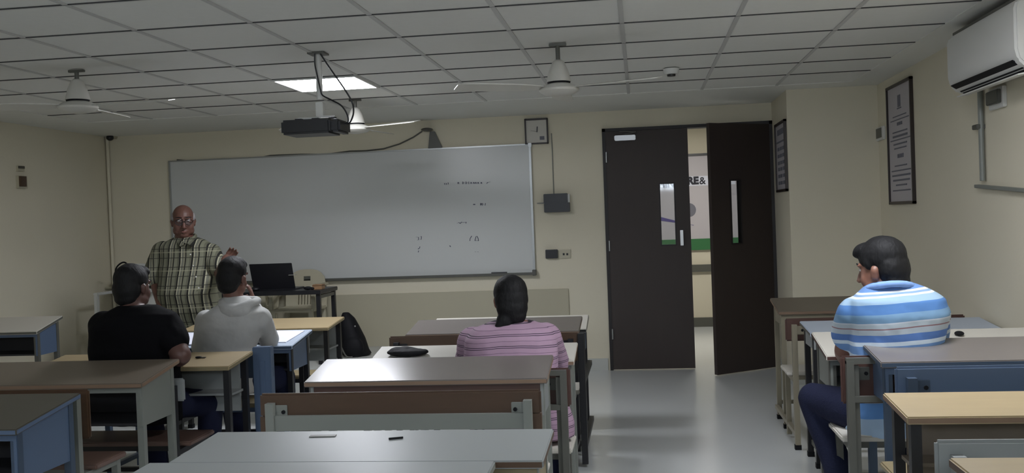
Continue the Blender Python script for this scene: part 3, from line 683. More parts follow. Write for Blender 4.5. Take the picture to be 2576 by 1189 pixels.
# --- left column
GR[0] = 'school desks in the left column'
desk('pale yellow desk at the front of the left column near the teacher table', (500, 806), (857, 795), (465, 832), (836, 823), 7.4, 6.99, M['yellow'], M['yellow_dull'], M['black'], box=False, panel=M['panel_grey'], bench=dict(s0=6.62, s1=6.88, hs=.45, yb=6.55, hb=.75, bh=.14, seat=M['yellow_dull'], back=M['panel_grey'], frame=M['black']))
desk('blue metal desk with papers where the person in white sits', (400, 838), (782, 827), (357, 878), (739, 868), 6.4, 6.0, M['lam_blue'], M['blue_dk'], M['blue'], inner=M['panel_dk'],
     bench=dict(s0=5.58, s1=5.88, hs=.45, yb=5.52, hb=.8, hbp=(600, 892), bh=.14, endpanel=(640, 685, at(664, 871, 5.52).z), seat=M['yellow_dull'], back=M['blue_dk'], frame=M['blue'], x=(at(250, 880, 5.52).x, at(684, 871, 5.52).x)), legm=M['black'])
desk('yellow wooden desk on black legs where the person in black sits', (150, 895), (634, 879), (90, 936), (578, 914), 5.4, 5.06, M['yellow'], M['yellow_dull'], M['black'], box=False, panel=M['panel_grey'],
     bench=dict(s0=4.93, s1=5.23, hs=.44, hsp=(461, 1110, 4.93), yb=4.86, hb=.72, bh=.12, seat=M['pinkwood'], back=M['panel_grey'], frame=M['black'], x=(at(60, 1110, 5.0).x, at(498, 1095, 5.0).x)))
desk('dark topped desk with pale green side panel behind the person in black', (-100, 912), (456, 902), (-250, 975), (352, 962), 4.85, 4.45, M['lam_taupe'], M['tan_edge'], M['grey'], panel=M['grey'], inner=M['panel_dk'],
     bench=dict(s0=4.1, s1=4.36, hs=.46, yb=4.04, hb=.86, hbp=(208, 979), bh=.22, seat=M['pinkwood'], back=M['brown'], frame=g, x=(-2.9, at(221, 985, 4.04).x)), legm=M['grey'], drop=.2)
desk('nearest left desk with dark top and blue metal side', (-400, 1000), (193, 984), (-500, 1094), (52, 1071), 3.95, 3.5, M['lam_dark'], M['blue'], M['blue'], panel=M['blue'], inner=M['panel_dk'], bench=None, drop=.2, legm=M['blue_dk'])
desk('cream topped blue-grey desk alone at the far left by the wall', (-160, 800), (158, 795), (-240, 843), (93, 831), 7.3, 6.95, M['lam_white'], M['grey_dk'], M['blue'], panel=M['blue'], inner=M['panel_dk'], bench=None, drop=.18, legm=gd, ext=(-5.38, None))
# --- right column
GR[0] = 'school desks in the right column'
desk('cream metal desk with taupe top at the front of the right column beside the door', (1940, 745), (2360, 742), (1955, 780), (2420, 776), 7.2, 6.78, M['lam_taupe'], M['tan_edge'], M['cream_metal'], inner=M['panel_dk'],
     bench=dict(s0=6.3, s1=6.6, hs=.47, yb=6.24, hb=.83, hbp=(1990, 801), bh=.14, seat=M['lam_white'], back=M['brown_red'], frame=M['cream_metal'], x=(at(1976, 830, 6.24).x, 1.93)), drop=.08)
desk('pale blue topped desk on black legs, second in the right column', (2015, 798), (2469, 806), (2033, 826), (2520, 838), 6.1, 5.72, M['lam_blue'], M['grey_dk'], M['black'], panel=M['panel_grey'], inner=M['panel_dk'],
     bench=dict(s0=5.36, s1=5.6, hs=.45, yb=5.3, hb=.74, bh=.12, seat=M['lam_white'], back=M['grey_dk'], frame=gd), drop=.08)
dR3, _ = desk('cream topped desk with brown edge where the man in blue stripes sits', (2045, 835), (2590, 822), (2074, 894), (2680, 885), 5.2, 4.8, M['lam_white'], M['brown_red'], M['grey'],
     bench=dict(s0=4.32, s1=4.62, hs=.47, yb=4.24, hb=.845, hbp=(2160, 895), hsp=(2100, 1060, 4.62), bh=.2, seat=M['lam_white'], back=M['brown_red'], frame=gd, x=(at(2114, 896, 4.24).x, 1.75), loop=-1), legm=gd, ext=(None, 1.93))
desk('blue-grey desk right behind the man in blue stripes', (2167, 851), (2700, 845), (2206, 907), (2800, 905), 4.4, 4.0, M['lam_brown'], M['blue_dk'], M['blue'], inner=M['blue_dk'],
     bench=dict(s0=3.66, s1=3.93, hs=.5, yb=3.6, hb=.875, hbp=(2400, 921), bh=.2, seat=M['yellow_dull'], back=M['blue'], frame=M['blue_dk'], x=(at(2252, 923, 3.6).x, 1.9)), legm=M['blue_dk'], ext=(None, 1.9))
desk('yellow wooden desk on dark legs near the right bottom, behind the blue backrest', (2230, 980), (2900, 985), (2270, 1042), (3000, 1048), 3.4, 3.1, M['yellow'], M['tan_edge'], M['black'], box=False, panel=M['lam_taupe'],
     bench=dict(s0=2.7, s1=2.98, hs=.46, yb=2.62, hb=.862, hbp=(2460, 1107), bh=.24, seat=M['yellow_dull'], back=M['panel_grey'], frame=M['panel_grey'], x=(at(2353, 1108, 2.62).x, 1.85)), ext=(None, 1.9))
desk('yellow topped desk in the bottom right corner, nearest the viewer', (2412, 1146), (3200, 1150), (2470, 1240), (3300, 1240), 2.4, 2.1, M['yellow'], M['brown'], M['panel_grey'], bench=None, ext=(None, 1.9))

# desk marks
q = at(515, 891, 5.18)
def on_desk(px, py, Y): return at(px, py, Y)

# ---------------------------------------------------------------- teacher table, chairs, laptop, bag
DA = .28
A, B = at(838, 716, 8.75), at(816, 729, 8.3); hT = B.z+.0
x1 = (A.x+B.x)/2; x0 = at(560, 740, 8.5).x
t = thing('teacher_table', 'black metal teacher table on the platform carrying the laptop', 'table', ((x0+x1)/2, 8.5, DA))
part('tabletop', MB().box(x0, x1, 8.28, 8.78, hT-.035, hT), M['black'], t, .004)
for x in (x0+.03, x1-.03):
    for y in (8.32, 8.74): part('leg', MB().bar((x, y, DA), (x, y, hT-.03), .035), M['black'], t)
part('side_rail', MB().bar((x1-.03, 8.32, hT-.06), (x1-.03, 8.74, hT-.06), .03).bar((x0+.03, 8.32, hT-.06), (x0+.03, 8.74, hT-.06), .03), M['grey_dk'], t)
# laptop
a, b = at(641, 664, 8.55), at(747, 722, 8.5)
t = thing('laptop', 'open black laptop with its lid towards the class on the teacher table', 'laptop', ((a.x+b.x)/2, 8.52, hT))
lx0, lx1, lz1 = a.x+.005, b.x, at(700, 661, 8.5).z
part('lid', MB().hexa([(lx0+.01,8.46,hT+.012),(lx1,8.46,hT+.012),(lx1,8.468,hT+.012),(lx0+.01,8.468,hT+.012)], [(lx0,8.40,lz1),(lx1-.005,8.40,lz1),(lx1-.005,8.408,lz1),(lx0,8.408,lz1)]), M['black_pl'], t, .003)
part('base', MB().box(lx0+.01, lx1, 8.46, 8.70, hT, hT+.015), M['black_pl'], t, .003)
q = at(737, 691, 8.425); part('lid_mark', MB().box(q.x-.035, q.x+.03, 8.405, 8.425, q.z-.003, q.z+.003), M['silver'], t)
q = at(637, 716, 8.4); solo('computer_mouse', MB().ball((q.x-.0, 8.42, hT+.018), (.05, .035, .02)), M['black_pl'], 'black computer mouse left of the laptop', 'mouse', (q.x, 8.42, hT), smooth=True)
a, b = at(790, 718, 8.4), at(820, 713, 8.5)
solo('duster', MB().box(a.x-.01, b.x, 8.38, 8.47, hT, hT+.045).box(a.x-.014, b.x+.004, 8.375, 8.475, hT+.034, hT+.04, 1), [M['wood_box'], M['black']], 'small tan wooden duster on the right end of the teacher table', 'duster', (a.x, 8.4, hT), .003)
q = at(776, 717, 8.4); solo('sunglasses', MB().ball((q.x, 8.38, hT+.016), (.04, .02, .016)).ball((q.x+.04, 8.38, hT+.012), (.02, .012, .012)), M['black_matte'], 'folded dark glasses between the laptop and the duster', 'glasses', (q.x, 8.38, hT), smooth=True)
def plastic_chair(label, x, y, z0, top, wd=.46, m='plastic', rot=1):
    """moulded chair facing the class (-Y side is its front when rot=1)"""
    t = thing('plastic_chair', label, 'chair', (x, y, z0), 'plastic chairs on the platform'); s = rot
    sh = z0+.44; n = 14
    bk = MB(); 
    # back shell with arched top and five slots
    def P(u, z, off): return Vector((x+u, y+s*(.20+.06*(z-sh)/max(top-sh, .1)-.25*u*u)+off, z))
    hw = wd/2
    cols = [-hw, -hw*.62, -hw*.52, -hw*.36, -hw*.26, -hw*.1, 0, hw*.1, hw*.26, hw*.36, hw*.52, hw*.62, hw]
    rowz = [sh-.02, sh+.05, sh+.09, sh+.28*(top-sh)/.45, sh+.62*(top-sh), sh+.78*(top-sh)]
    slot = {(2,1),(2,3)}
    def quad(u0, u1, z0_, z1_):
        vs = [P(u0,z0_,0),P(u1,z0_,0),P(u1,z0_,.014),P(u0,z0_,.014),P(u0,z1_,0),P(u1,z1_,0),P(u1,z1_,.014),P(u0,z1_,.014)]
        bk.hexa(vs[:4], vs[4:])
    for i in range(len(cols)-1):
        u0, u1 = cols[i], cols[i+1]
        is_slot = i in (1, 3, 5, 6, 8, 10) and False
        quad(u0, u1, sh-.02, sh+.01)
    zs0, zs1 = sh+.01, sh+.42*(top-sh)
    k = 7
    for i in range(k):   # slats
        u0 = -hw*.5+hw*i/k; quad(u0, u0+hw/k*.62, zs0, zs1)
    quad(-hw, -hw*.5, zs0, zs1); quad(hw*.5, hw, zs0, zs1)
    hole = .05
    m_ = 12
    for i in range(m_):
        u0 = -hw+2*hw*i/m_; u1 = u0+2*hw/m_
        f = lambda u: zs1+(top-zs1)*math.sqrt(max(0, 1-(abs(u)/hw)**3))
        lo = lambda u: zs1
        vs = []
        for off in (0, .014): vs.append([P(u0, zs1, off), P(u1, zs1, off), P(u1, f(u1), off), P(u0, f(u0), off)])
        if abs((u0+u1)/2) < hole:  # hand hole: leave a gap in the middle of the arch
            zc = zs1+.5*(top-zs1)
            bk.hexa([P(u0,zs1,0),P(u1,zs1,0),P(u1,zs1,.014),P(u0,zs1,.014)], [P(u0,zc-.01,0),P(u1,zc-.01,0),P(u1,zc-.01,.014),P(u0,zc-.01,.014)])
            bk.hexa([P(u0,zc+.035,0),P(u1,zc+.035,0),P(u1,zc+.035,.014),P(u0,zc+.035,.014)], [P(u0,f(u0),0),P(u1,f(u1),0),P(u1,f(u1),.014),P(u0,f(u0),.014)])
        else:
            bk.hexa([vs[0][0], vs[0][1], vs[1][1], vs[1][0]], [vs[0][3], vs[0][2], vs[1][2], vs[1][3]])
    part('backrest', bk, M[m], t)
    ya, yb_ = sorted((y-s*.24, y+s*.2))
    part('seat', MB().box(x-hw, x+hw, ya, yb_, sh-.03, sh), M[m], t, .01)
    for sx in (-1, 1):
        part('armrest', MB().box(x+sx*hw-.025, x+sx*hw+.025, ya+.03, yb_, sh+.2, sh+.225).box(x+sx*hw-.02, x+sx*hw+.02, ya+.03, ya+.07, sh-.02, sh+.2), M[m], t, .006)
        for sy in (-.2, .16): part('leg', MB().bar((x+sx*(hw-.03), y+sy*s, sh-.02), (x+sx*(hw+.0), y+sy*s*1.15, z0), .04, .03), M[m], t)
    return t
c = at(741, 700, 9.05); plastic_chair('beige plastic chair with slotted back behind the laptop', c.x+.02, 9.1, DA, at(765, 679, 9.2).z, .42)
c = at(676, 760, 9.2); plastic_chair('second beige plastic chair hidden mostly behind the teacher table and laptop', c.x-.13, 9.16, DA, at(676, 716, 9.3).z, .34)
c = at(312, 700, 8.9); plastic_chair('pale plastic chair on the far left behind the man in black', c.x+.05, 8.85, DA, at(312, 664, 9.1).z, .40, 'plastic_w')
a = at(312, 662, 8.95)
solo('sling_bag', MB().tube(rope([Vector((a.x-.09, 8.95, a.z-.18)), Vector((a.x-.075, 8.93, a.z-.05)), Vector((a.x, 8.93, a.z+.01)), Vector((a.x+.05, 8.93, a.z-.03)), Vector((a.x+.06, 8.93, a.z-.2))]), .008).ball((a.x+.085, 8.9, a.z-.16), (.05, .05, .13)), M['black_matte'], 'dark sling bag hung over the back of the left plastic chair', 'bag', (a.x, 8.93, a.z-.2), smooth=True)
a = at(268, 722, 9.42)
solo('wall_shelf', MB().box(a.x-.03, a.x+.3, 9.35, 9.48, a.z-.012, a.z+.006), M['dado'], 'thin ledge on the front wall near the left corner', 'shelf', (a.x, 9.42, a.z))
# backpack standing on the platform
Yb_ = 8.85
bk_t = thing('backpack', 'black backpack standing upright beside the front yellow desk', 'backpack', (at(893, 900, Yb_).x, Yb_, DA))
pts = [(DA+.002, 862, 930), (DA+.02, 858, 934), (at(890, 880, Yb_).z, 858, 928), (at(890, 850, Yb_).z, 859, 919), (at(885, 820, Yb_).z, 857, 905), (at(880, 800, Yb_).z, 858, 895), (at(872, 785, Yb_).z, 864, 880)]
rg = [((at((a+b)/2, 850, Yb_).x, Yb_, z), (b-a)/2*Yb_/F, (.11, .13, .13, .12, .1, .07, .03)[i]) for i, (z, a, b) in enumerate(pts)]
c0 = rg[2][0]
blob('bag_body', MB().loft(rg).ball((c0[0]+.01, Yb_-.1, c0[2]+.03), (.10, .06, .11)), M['black_matte'], bk_t, .01, 5)
q = at(893, 820, Yb_-.12); part('zip_pull', MB().ball((q.x, Yb_-.12, q.z), .008), M['silver'], bk_t)
q = at(872, 890, Yb_-.16); part('strap', MB().tube(rope([Vector((q.x-.05, Yb_-.15, q.z+.06)), Vector((q.x-.0, Yb_-.17, q.z-.02)), Vector((q.x+.05, Yb_-.15, q.z-.03))]), .007), M['grey_dk'], bk_t)


# ---------------------------------------------------------------- people
def V(*a): return Vector(a)
def euler(yaw=0, pitch=0, roll=0):     # face along +Y; yaw>0 turns left, pitch>0 looks up
    return Matrix.Rotation(math.radians(yaw), 3, 'Z') @ Matrix.Rotation(math.radians(pitch), 3, 'X') @ Matrix.Rotation(math.radians(roll), 3, 'Y')
def head(mb, c, R, s=1.0, neck=None, fat=1.0):
    T = lambda *v: Vector(c)+R@(Vector(v)*s)
    E = lambda v, r, rot=None: mb.ball(T(*v), tuple(k*s for k in r), R @ (rot or Matrix.Identity(3)), 20, 14)
    E((0, -.014, .035), (.075, .095, .082))
    E((0, .018, -.015), (.066*fat, .070, .085))
    E((0, .026, -.062), (.055*fat, .058, .052))
    E((0, .055, -.093), (.030*fat, .026, .022))                       # chin
    for q in (-1, 1):
        E((q*.034, .048, -.034), (.032*fat, .030, .040))              # cheek
        E((q*.040*fat, .012, -.066), (.030, .055, .036))              # jaw
        mb.cap(T(q*.012, .086, .034), T(q*.052, .070, .032), .0095*s, .007*s)     # brow
        E((q*.077, -.008, -.012), (.008, .019, .031), euler(-q*18))   # ear
        E((q*.083, -.014, -.002), (.006, .014, .018), euler(-q*25))
        E((q*.012, .096, -.034), (.010, .011, .008))                  # nostril
        mb.cap(T(0, .086, -.060), T(q*.021, .078, -.061), .0065*s, .004*s)       # upper lip
        mb.cap(T(0, .084, -.074), T(q*.017, .077, -.072), .0075*s, .004*s)      # lower lip
    mb.cap(T(0, .084, .018), T(0, .106, -.03), .0085*s, .0125*s)      # nose
    nk = neck or T(0, -.045, -.19)
    mb.cap(T(0, -.03, -.05), nk, .055*s*fat, .06*s*fat)
    mb.cap(T(0, .0, -.07), Vector(nk)+R@V(0, .01, 0), .045*s*fat, .055*s*fat)
    return T
def eyes(T, R, s, root):
    for q in (-1, 1):
        e = part('eye', MB().ball(T(q*.031, .0685, .012), (.0125*s, .0115*s, .0085*s)), M['eye'], root, smooth=True)
        part('pupil', MB().ball(T(q*.031, .0766, .011), .0048*s), M['iris'], e, smooth=True)
        part('eyebrow', MB().chain([T(q*.014, .091, .037), T(q*.034, .084, .041), T(q*.052, .072, .037)], [.0035*s]*3), M['hair'], root, smooth=True)
def hand(mb, wr, d, n, side=1, curl=.4, s=1.0, spread=.1):
    """palm + five bent fingers; d = finger direction, n = palm normal, side = where the thumb leaves"""
    wr = Vector(wr); d = Vector(d).normalized(); n = Vector(n); n = (n-d*n.dot(d)).normalized(); x = d.cross(n)*side
    Rm = Matrix((x, d, n)).transposed()
    mb.ball(wr+d*.045*s, (.038*s, .05*s, .014*s), Rm); mb.cap(wr-d*.015*s, wr+d*.03*s, .024*s, .025*s)
    for i, (o, L) in enumerate(((.028, .072), (.010, .082), (-.009, .077), (-.027, .06))):
        p = wr+d*.085*s+x*o*s; a = 0; pts = [p]
        dd = (d+x*(o*spread*20)).normalized()
        for k, f in enumerate((.45, .3, .25)):
            a += curl*(.6+.5*k)
            p = p+(dd*math.cos(a)-n*-1*math.sin(a)*1)*L*f*s if False else p+(dd*math.cos(a)+n*math.sin(a))*L*f*s
            pts.append(p)
        mb.chain(pts, [.0092*s, .0085*s, .0078*s, .0068*s])
    t0 = wr+d*.025*s+x*.03*s; t1 = t0+(d*.6+x*.75+n*.2).normalized()*.038*s; t2 = t1+(d*.85+x*.3+n*.4).normalized()*.03*s
    mb.chain([t0, t1, t2], [.012*s, .0105*s, .0085*s]); return mb
def arm(body, cloth, sh, el, wr, long=True, sl=.6, r=(.058, .046, .028), cr=(.078, .062, .045)):
    sh, el, wr = Vector(sh), Vector(el), Vector(wr)
    body.chain([sh, (sh+el)/2, el], [r[0]*.85, r[0]*.8, r[1]*.85]); body.chain([el, el+(wr-el)*.35, wr], [r[1]*.85, r[1]*.85, r[2]])
    if cloth is not None:
        if long: cloth.chain([sh, (sh+el)/2, el], [cr[0], cr[0]*.9, cr[1]]); cloth.chain([el, (el+wr)/2, el+(wr-el)*.93], [cr[1], cr[1]*.88, cr[2]])
        else: cloth.chain([sh, sh+(el-sh)*sl], [cr[0], cr[1]*1.12])
def rings(spec):
    """(left px, right px, y px, Y depth, half depth) -> horizontal ring"""
    out = []
    for l, r_, y, Y, d in spec:
        a, b = at(l, y, Y), at(r_, y, Y); out.append((((a.x+b.x)/2, Y, (a.z+b.z)/2), (b.x-a.x)/2, d))
    return out
def shrink(rg, k): return [(c, max(rx-k, .02), max(ry-k, .02)) for c, rx, ry in rg]
def leg(body, cloth, hip, kn, an, r=(.085, .06, .042), long=True):
    hip, kn, an = Vector(hip), Vector(kn), Vector(an)
    body.chain([hip, kn], [r[0]*.85, r[1]*.85]); body.chain([kn, kn+(an-kn)*.35, an], [r[1]*.85, r[1]*.85, r[2]*.85])
    cloth.chain([hip, (hip+kn)/2, kn], [r[0]+.012, (r[0]+r[1])/2+.012, r[1]+.012]); cloth.chain([kn, an-(an-kn)*.04], [r[1]+.012, r[2]+.02])
def shoe(root, an, d, m='black_matte'):
    an = Vector(an); d = Vector(d).normalized(); side = Vector((d.y, -d.x, 0)); R = Matrix((side, d, V(0, 0, 1))).transposed()
    c = Vector((an.x, an.y, 0))
    mb = MB().ball(c+d*.05+V(0, 0, .04), (.045, .13, .04), R).ball(c-d*.02+V(0, 0, .06), (.042, .06, .05), R)
    o = part('shoe', mb, M[m], root, smooth=True); part('sole', MB().hexa([c-d*.07-side*.035, c-d*.07+side*.035, c+d*.17+side*.035, c+d*.17-side*.035], [v+V(0,0,.015) for v in (c-d*.07-side*.035, c-d*.07+side*.035, c+d*.17+side*.035, c+d*.17-side*.035)]), M['grey_dk'], o)

def seated(label, hd, Yh, hw, neckpx, torso, arms, legs, skin, shirt, trouser, R, hair, s=1.0, voxel=.007, fat=1.0, fold=.012, long=True):
    c = at(*hd, Yh); z = legs['seat']
    hipY = torso[0][3]; hx = rings([torso[0]])[0][0][0]
    root = thing('person', label, 'person', (hx, hipY, z), 'seated students')
    body, top, bot = MB(), MB(), MB()
    nk = at(*neckpx)
    T = head(body, c, R, s, nk, fat)
    rg = rings(torso); body.loft(shrink(rg, .025)); top.loft(rg)
    for a in arms:
        sh, el, wr = at(*a['s']), at(*a['e']), at(*a['w'])
        arm(body, top, sh, el, wr, a.get('long', long), a.get('sl', .75), cr=a.get('cr', (.078, .062, .045)), r=a.get('r', (.058, .046, .028)))
        hand(body, wr+(wr-el).normalized()*.01, a.get('hd', (wr-el)), a.get('hn', V(0, 0, -1)), a.get('side', 1), a.get('curl', .35), s)
    hz = z+.10
    bot.ball((hx, hipY, hz), (rg[0][1]*.92, .15, .10)); body.ball((hx, hipY, hz), (rg[0][1]*.8, .12, .08))
    for (kn, an, d) in legs['legs']:
        kn = (hx+kn[0], kn[1], kn[2]); an = (hx+an[0], an[1], an[2])
        q = 1 if kn[0] > hx else -1
        leg(body, bot, (hx+q*.10, hipY+.03, hz-.0), kn, an); shoe(root, an, d)
    blob('body', body, M[skin], root, voxel, 3)
    blob('shirt', top, M[shirt] if isinstance(shirt, str) else shirt, root, .009, 6, fold, .14)
    blob('trousers', bot, M[trouser], root, .01, 5, fold*.6, .12)
    hm = MB(); hair(hm, T, R, s)
    blob('hair', hm, M['hair'], root, .005, 12, .004, .03)
    eyes(T, R, s, root)
    return root, T, rg

# --- man in black, left
def short_hair(hm, T, R, s):
    E = lambda v, r: hm.ball(T(*v), tuple(k*s for k in r), R, 22, 16)
    E((0, -.024, .044), (.083, .098, .085)); E((0, -.052, -.01), (.080, .066, .08)); E((0, -.058, -.058), (.066, .045, .048)); E((0, .04, .085), (.06, .05, .034))
Yp = 5.0
R = euler(-13, -6)
seated('person in a black t-shirt seen from behind, leaning on the yellow desk at the left', (336, 722), 5.06, 95, (338, 790, 5.02),
       [(262, 455, 1060, 5.06, .14), (240, 452, 960, 5.05, .14), (230, 446, 880, 5.0, .15), (230, 448, 820, 4.98, .14), (255, 440, 790, 4.98, .11), (300, 395, 768, 5.0, .07)],
       [dict(s=(418, 818, 5.0), e=(455, 893, 4.93), w=(440, 905, 5.2), sl=.48, cr=(.085, .080, .05), r=(.07, .064, .036), hd=V(-1, .5, 0)), dict(s=(262, 820, 5.0), e=(262, 905, 5.1), w=(300, 905, 5.3), sl=.8, cr=(.085, .07, .05), hd=V(1, .6, 0), side=-1)],
       dict(seat=.45, legs=[((.26, 5.36, .50), (.2, 5.42, .08), (.2, 1, 0)), ((-.14, 5.4, .5), (-.12, 5.45, .08), (0, 1, 0))]),
       'skin_d', 'blk_shirt', 'navy', R, short_hair, 1.02, long=False)
# --- person in white
def tuft_hair(hm, T, R, s):
    short_hair(hm, T, R, s); E = lambda v, r: hm.ball(T(*v), tuple(k*s for k in r), R, 18, 12)
    E((.0, -.01, .085), (.07, .075, .05))
R = euler(-7, -8, 4)
rt_, T, rg = seated('person in a white hooded sweatshirt seen from behind, cheek resting on a hand', (587, 698), 5.74, 84, (590, 756, 5.72),
       [(505, 640, 990, 5.78, .14), (500, 642, 935, 5.78, .14), (496, 640, 875, 5.76, .14), (497, 662, 820, 5.72, .14), (515, 668, 785, 5.7, .12), (553, 640, 762, 5.7, .09), (566, 622, 744, 5.72, .06)],
       [dict(s=(655, 800, 5.74), e=(676, 852, 6.02), w=(640, 768, 5.92), cr=(.072, .066, .04), hd=V(-.15, -.1, 1), hn=V(-.8, -.2, 0), curl=.45),
        dict(s=(520, 805, 5.74), e=(505, 872, 5.98), w=(570, 868, 6.12), cr=(.07, .06, .045), hd=V(1, .3, 0), side=-1)],
       dict(seat=.46, legs=[((.24, 6.12, .52), (.22, 6.15, .08), (.2, 1, 0)), ((-.15, 6.14, .5), (-.13, 6.2, .08), (0, 1, 0))]),
       'skin_m', 'wht_shirt', 'navy', R, tuft_hair, 1.0)
hc = at(598, 760, 5.66)
hb = MB().tube(rope([hc+V(-.11, .04, .005), hc+V(-.08, -.03, -.015), hc+V(0, -.065, -.035), hc+V(.08, -.03, -.01), hc+V(.10, .05, .0), hc+V(.05, .12, 0), hc+V(-.05, .12, .0), hc+V(-.11, .04, .005)]), .028, 10).ball(hc+V(0, -.04, -.05), (.10, .05, .05))
blob('hood', hb, M['wht_shirt'], rt_, .008, 6, .01, .08)
# --- woman in pink
pk, ramp, mth, spx, nt = ramp_mat('pink_striped_cotton', [(0, '#2A2030'), (.05, '#A0849A'), (.15, '#2A2030'), (.20, '#A4889C'), (.58, '#5E485C'), (.61, '#A4889C')], 'Z', 0, .056, extra='repeat', wob=.035)
def long_hair(hm, T, R, s):
    E = lambda v, r: hm.ball(T(*v), tuple(k*s for k in r), R, 22, 16)
    E((0, -.022, .04), (.089, .102, .09)); E((0, -.045, .0), (.088, .080, .09)); E((0, -.055, -.04), (.082, .068, .08)); E((.01, -.06, -.085), (.062, .05, .05))
    E((-.04, -.06, -.11), (.045, .04, .05)); hm.chain([T(-.035, -.065, -.09), T(-.07, -.06, -.145), T(-.105, -.045, -.165)], [.036*s, .028*s, .012*s])
    E((0, .05, .085), (.06, .05, .03))
R = euler(14, -10)
rt_, T, rg = seated('woman with tied black hair and a pink striped shirt seen from behind in the middle', (1284, 754), 4.86, 93, (1288, 822, 4.84),
       [(1180, 1446, 1098, 4.78, .15), (1186, 1446, 1060, 4.78, .16), (1192, 1430, 1010, 4.78, .15), (1180, 1404, 960, 4.78, .14), (1166, 1404, 900, 4.78, .14), (1168, 1402, 850, 4.80, .13), (1190, 1388, 824, 4.82, .11), (1240, 1338, 806, 4.85, .07)],
       [dict(s=(1372, 850, 4.86), e=(1398, 908, 5.02), w=(1360, 898, 5.2), cr=(.082, .07, .045), hd=V(-1, .6, 0)), dict(s=(1190, 862, 4.86), e=(1176, 915, 5.0), w=(1225, 897, 5.18), cr=(.082, .07, .045), hd=V(1, .6, 0), side=-1)],
       dict(seat=.47, legs=[((.14, 5.18, .52), (.12, 5.2, .08), (0, 1, 0)), ((-.14, 5.18, .52), (-.12, 5.2, .08), (0, 1, 0))]),
       'skin_l', pk, 'navy', R, long_hair, .97)
def spectacles(T, R, s, root, dy=0, size=1):
    f = MB()
    for q in (-1, 1):
        P = [T(q*.033+.024*size*math.cos(a), .103-.006*abs(math.cos(a)), .008+.019*size*math.sin(a)) for a in [2*PI*k/16 for k in range(17)]]
        f.tube(P, .0022*s, 6); f.tube([T(q*.056, .098, .014), T(q*.078, .06, .014), T(q*.083, -.01, .010)], .002*s, 6)
    f.tube([T(-.01, .104, .012), T(0, .107, .014), T(.01, .104, .012)], .0022*s, 6)
    g_ = part('spectacles', f, M['glass_rim'], root, smooth=True)
    ln = MB()
    for q in (-1, 1): ln.lathe(T(q*.033, .102, .008), [(.022*size*s, -.0006), (.022*size*s, .0006)], 18, axis=R @ Matrix.Rotation(PI/2, 3, 'X'))
    part('lens', ln, M['lens'], g_)
spectacles(T, R, 1.0, rt_)
# --- man in blue stripes
zp = lambda py: at(2240, py, 4.25).z-.48
LO, HI = zp(1090), zp(690)
st_ = [(1090, '#A9C2DC'), (1060, '#5F8FCB'), (1020, '#A9C2DC'), (985, '#7FA0CE'), (930, '#C2D2E2'), (895, '#6E94C8'), (872, '#C9D8E6'), (862, '#5578B4'), (843, '#AEB9C2'), (829, '#8A6A6E'), (826, '#AEBAC2'), (815, '#C2C8D0'), (811, '#6E90AE'), (790, '#4A74AA'), (764, '#8FA9BF'), (748, '#C6CCD4'), (744, '#7C98B8'), (739, '#C6CCD4'), (734, '#6285B8')]
bs, ramp, mth, spx, nt = ramp_mat('blue_striped_jersey', [((zp(y)-LO)/(HI-LO), c) for y, c in st_], 'Z', LO, HI, tilt=-.07, wob=.02)
def thick_hair(hm, T, R, s):
    E = lambda v, r: hm.ball(T(*v), tuple(k*s for k in r), R, 22, 16)
    E((0, -.02, .055), (.086, .102, .088)); E((0, -.055, -.0), (.083, .066, .088)); E((0, -.062, -.06), (.072, .046, .055)); E((0, .045, .092), (.064, .055, .036)); E((.0, .075, .085), (.052, .03, .024))
    for q in (-1, 1): E((q*.07, .015, .035), (.014, .02, .03))
R = euler(50, -10)
rt_, T, rg = seated('man in a blue and white striped polo seen from behind, looking left, at the right', (2216, 678), 4.42, 130, (2232, 745, 4.40),
       [(2128, 2330, 1085, 4.46, .15), (2128, 2330, 1030, 4.46, .16), (2132, 2335, 970, 4.46, .16), (2140, 2360, 900, 4.42, .17), (2140, 2378, 840, 4.40, .17), (2134, 2388, 790, 4.38, .16), (2138, 2376, 752, 4.38, .14), (2165, 2340, 728, 4.39, .10), (2192, 2282, 706, 4.40, .07)],
       [dict(s=(2152, 790, 4.42), e=(2124, 878, 4.6), w=(2125, 905, 4.85), sl=.55, cr=(.080, .070, .05), r=(.062, .052, .03), hd=V(.3, 1, 0), side=-1), dict(s=(2338, 792, 4.42), e=(2340, 850, 4.66), w=(2300, 845, 4.95), sl=.85, cr=(.088, .074, .05), hd=V(-1, .5, 0))],
       dict(seat=.48, legs=[((-.26, 4.72, .60), (-.12, 4.55, .08), (-.3, 1, 0)), ((.2, 4.86, .56), (.18, 4.9, .08), (0, 1, 0))]),
       'skin_l', bs, 'navy', R, thick_hair, 1.02, fat=1.05, long=False)
cc_ = at(2236, 714, 4.39)
col = MB().tube([cc_+V(.092*math.cos(a), .10*math.sin(a), -.03*math.sin(a)-.022) for a in [2*PI*k/20 for k in range(21)]], .016, 10)
blob('collar', col, mat('blue_collar', '#7FA0D6', .8), rt_, .007, 4)

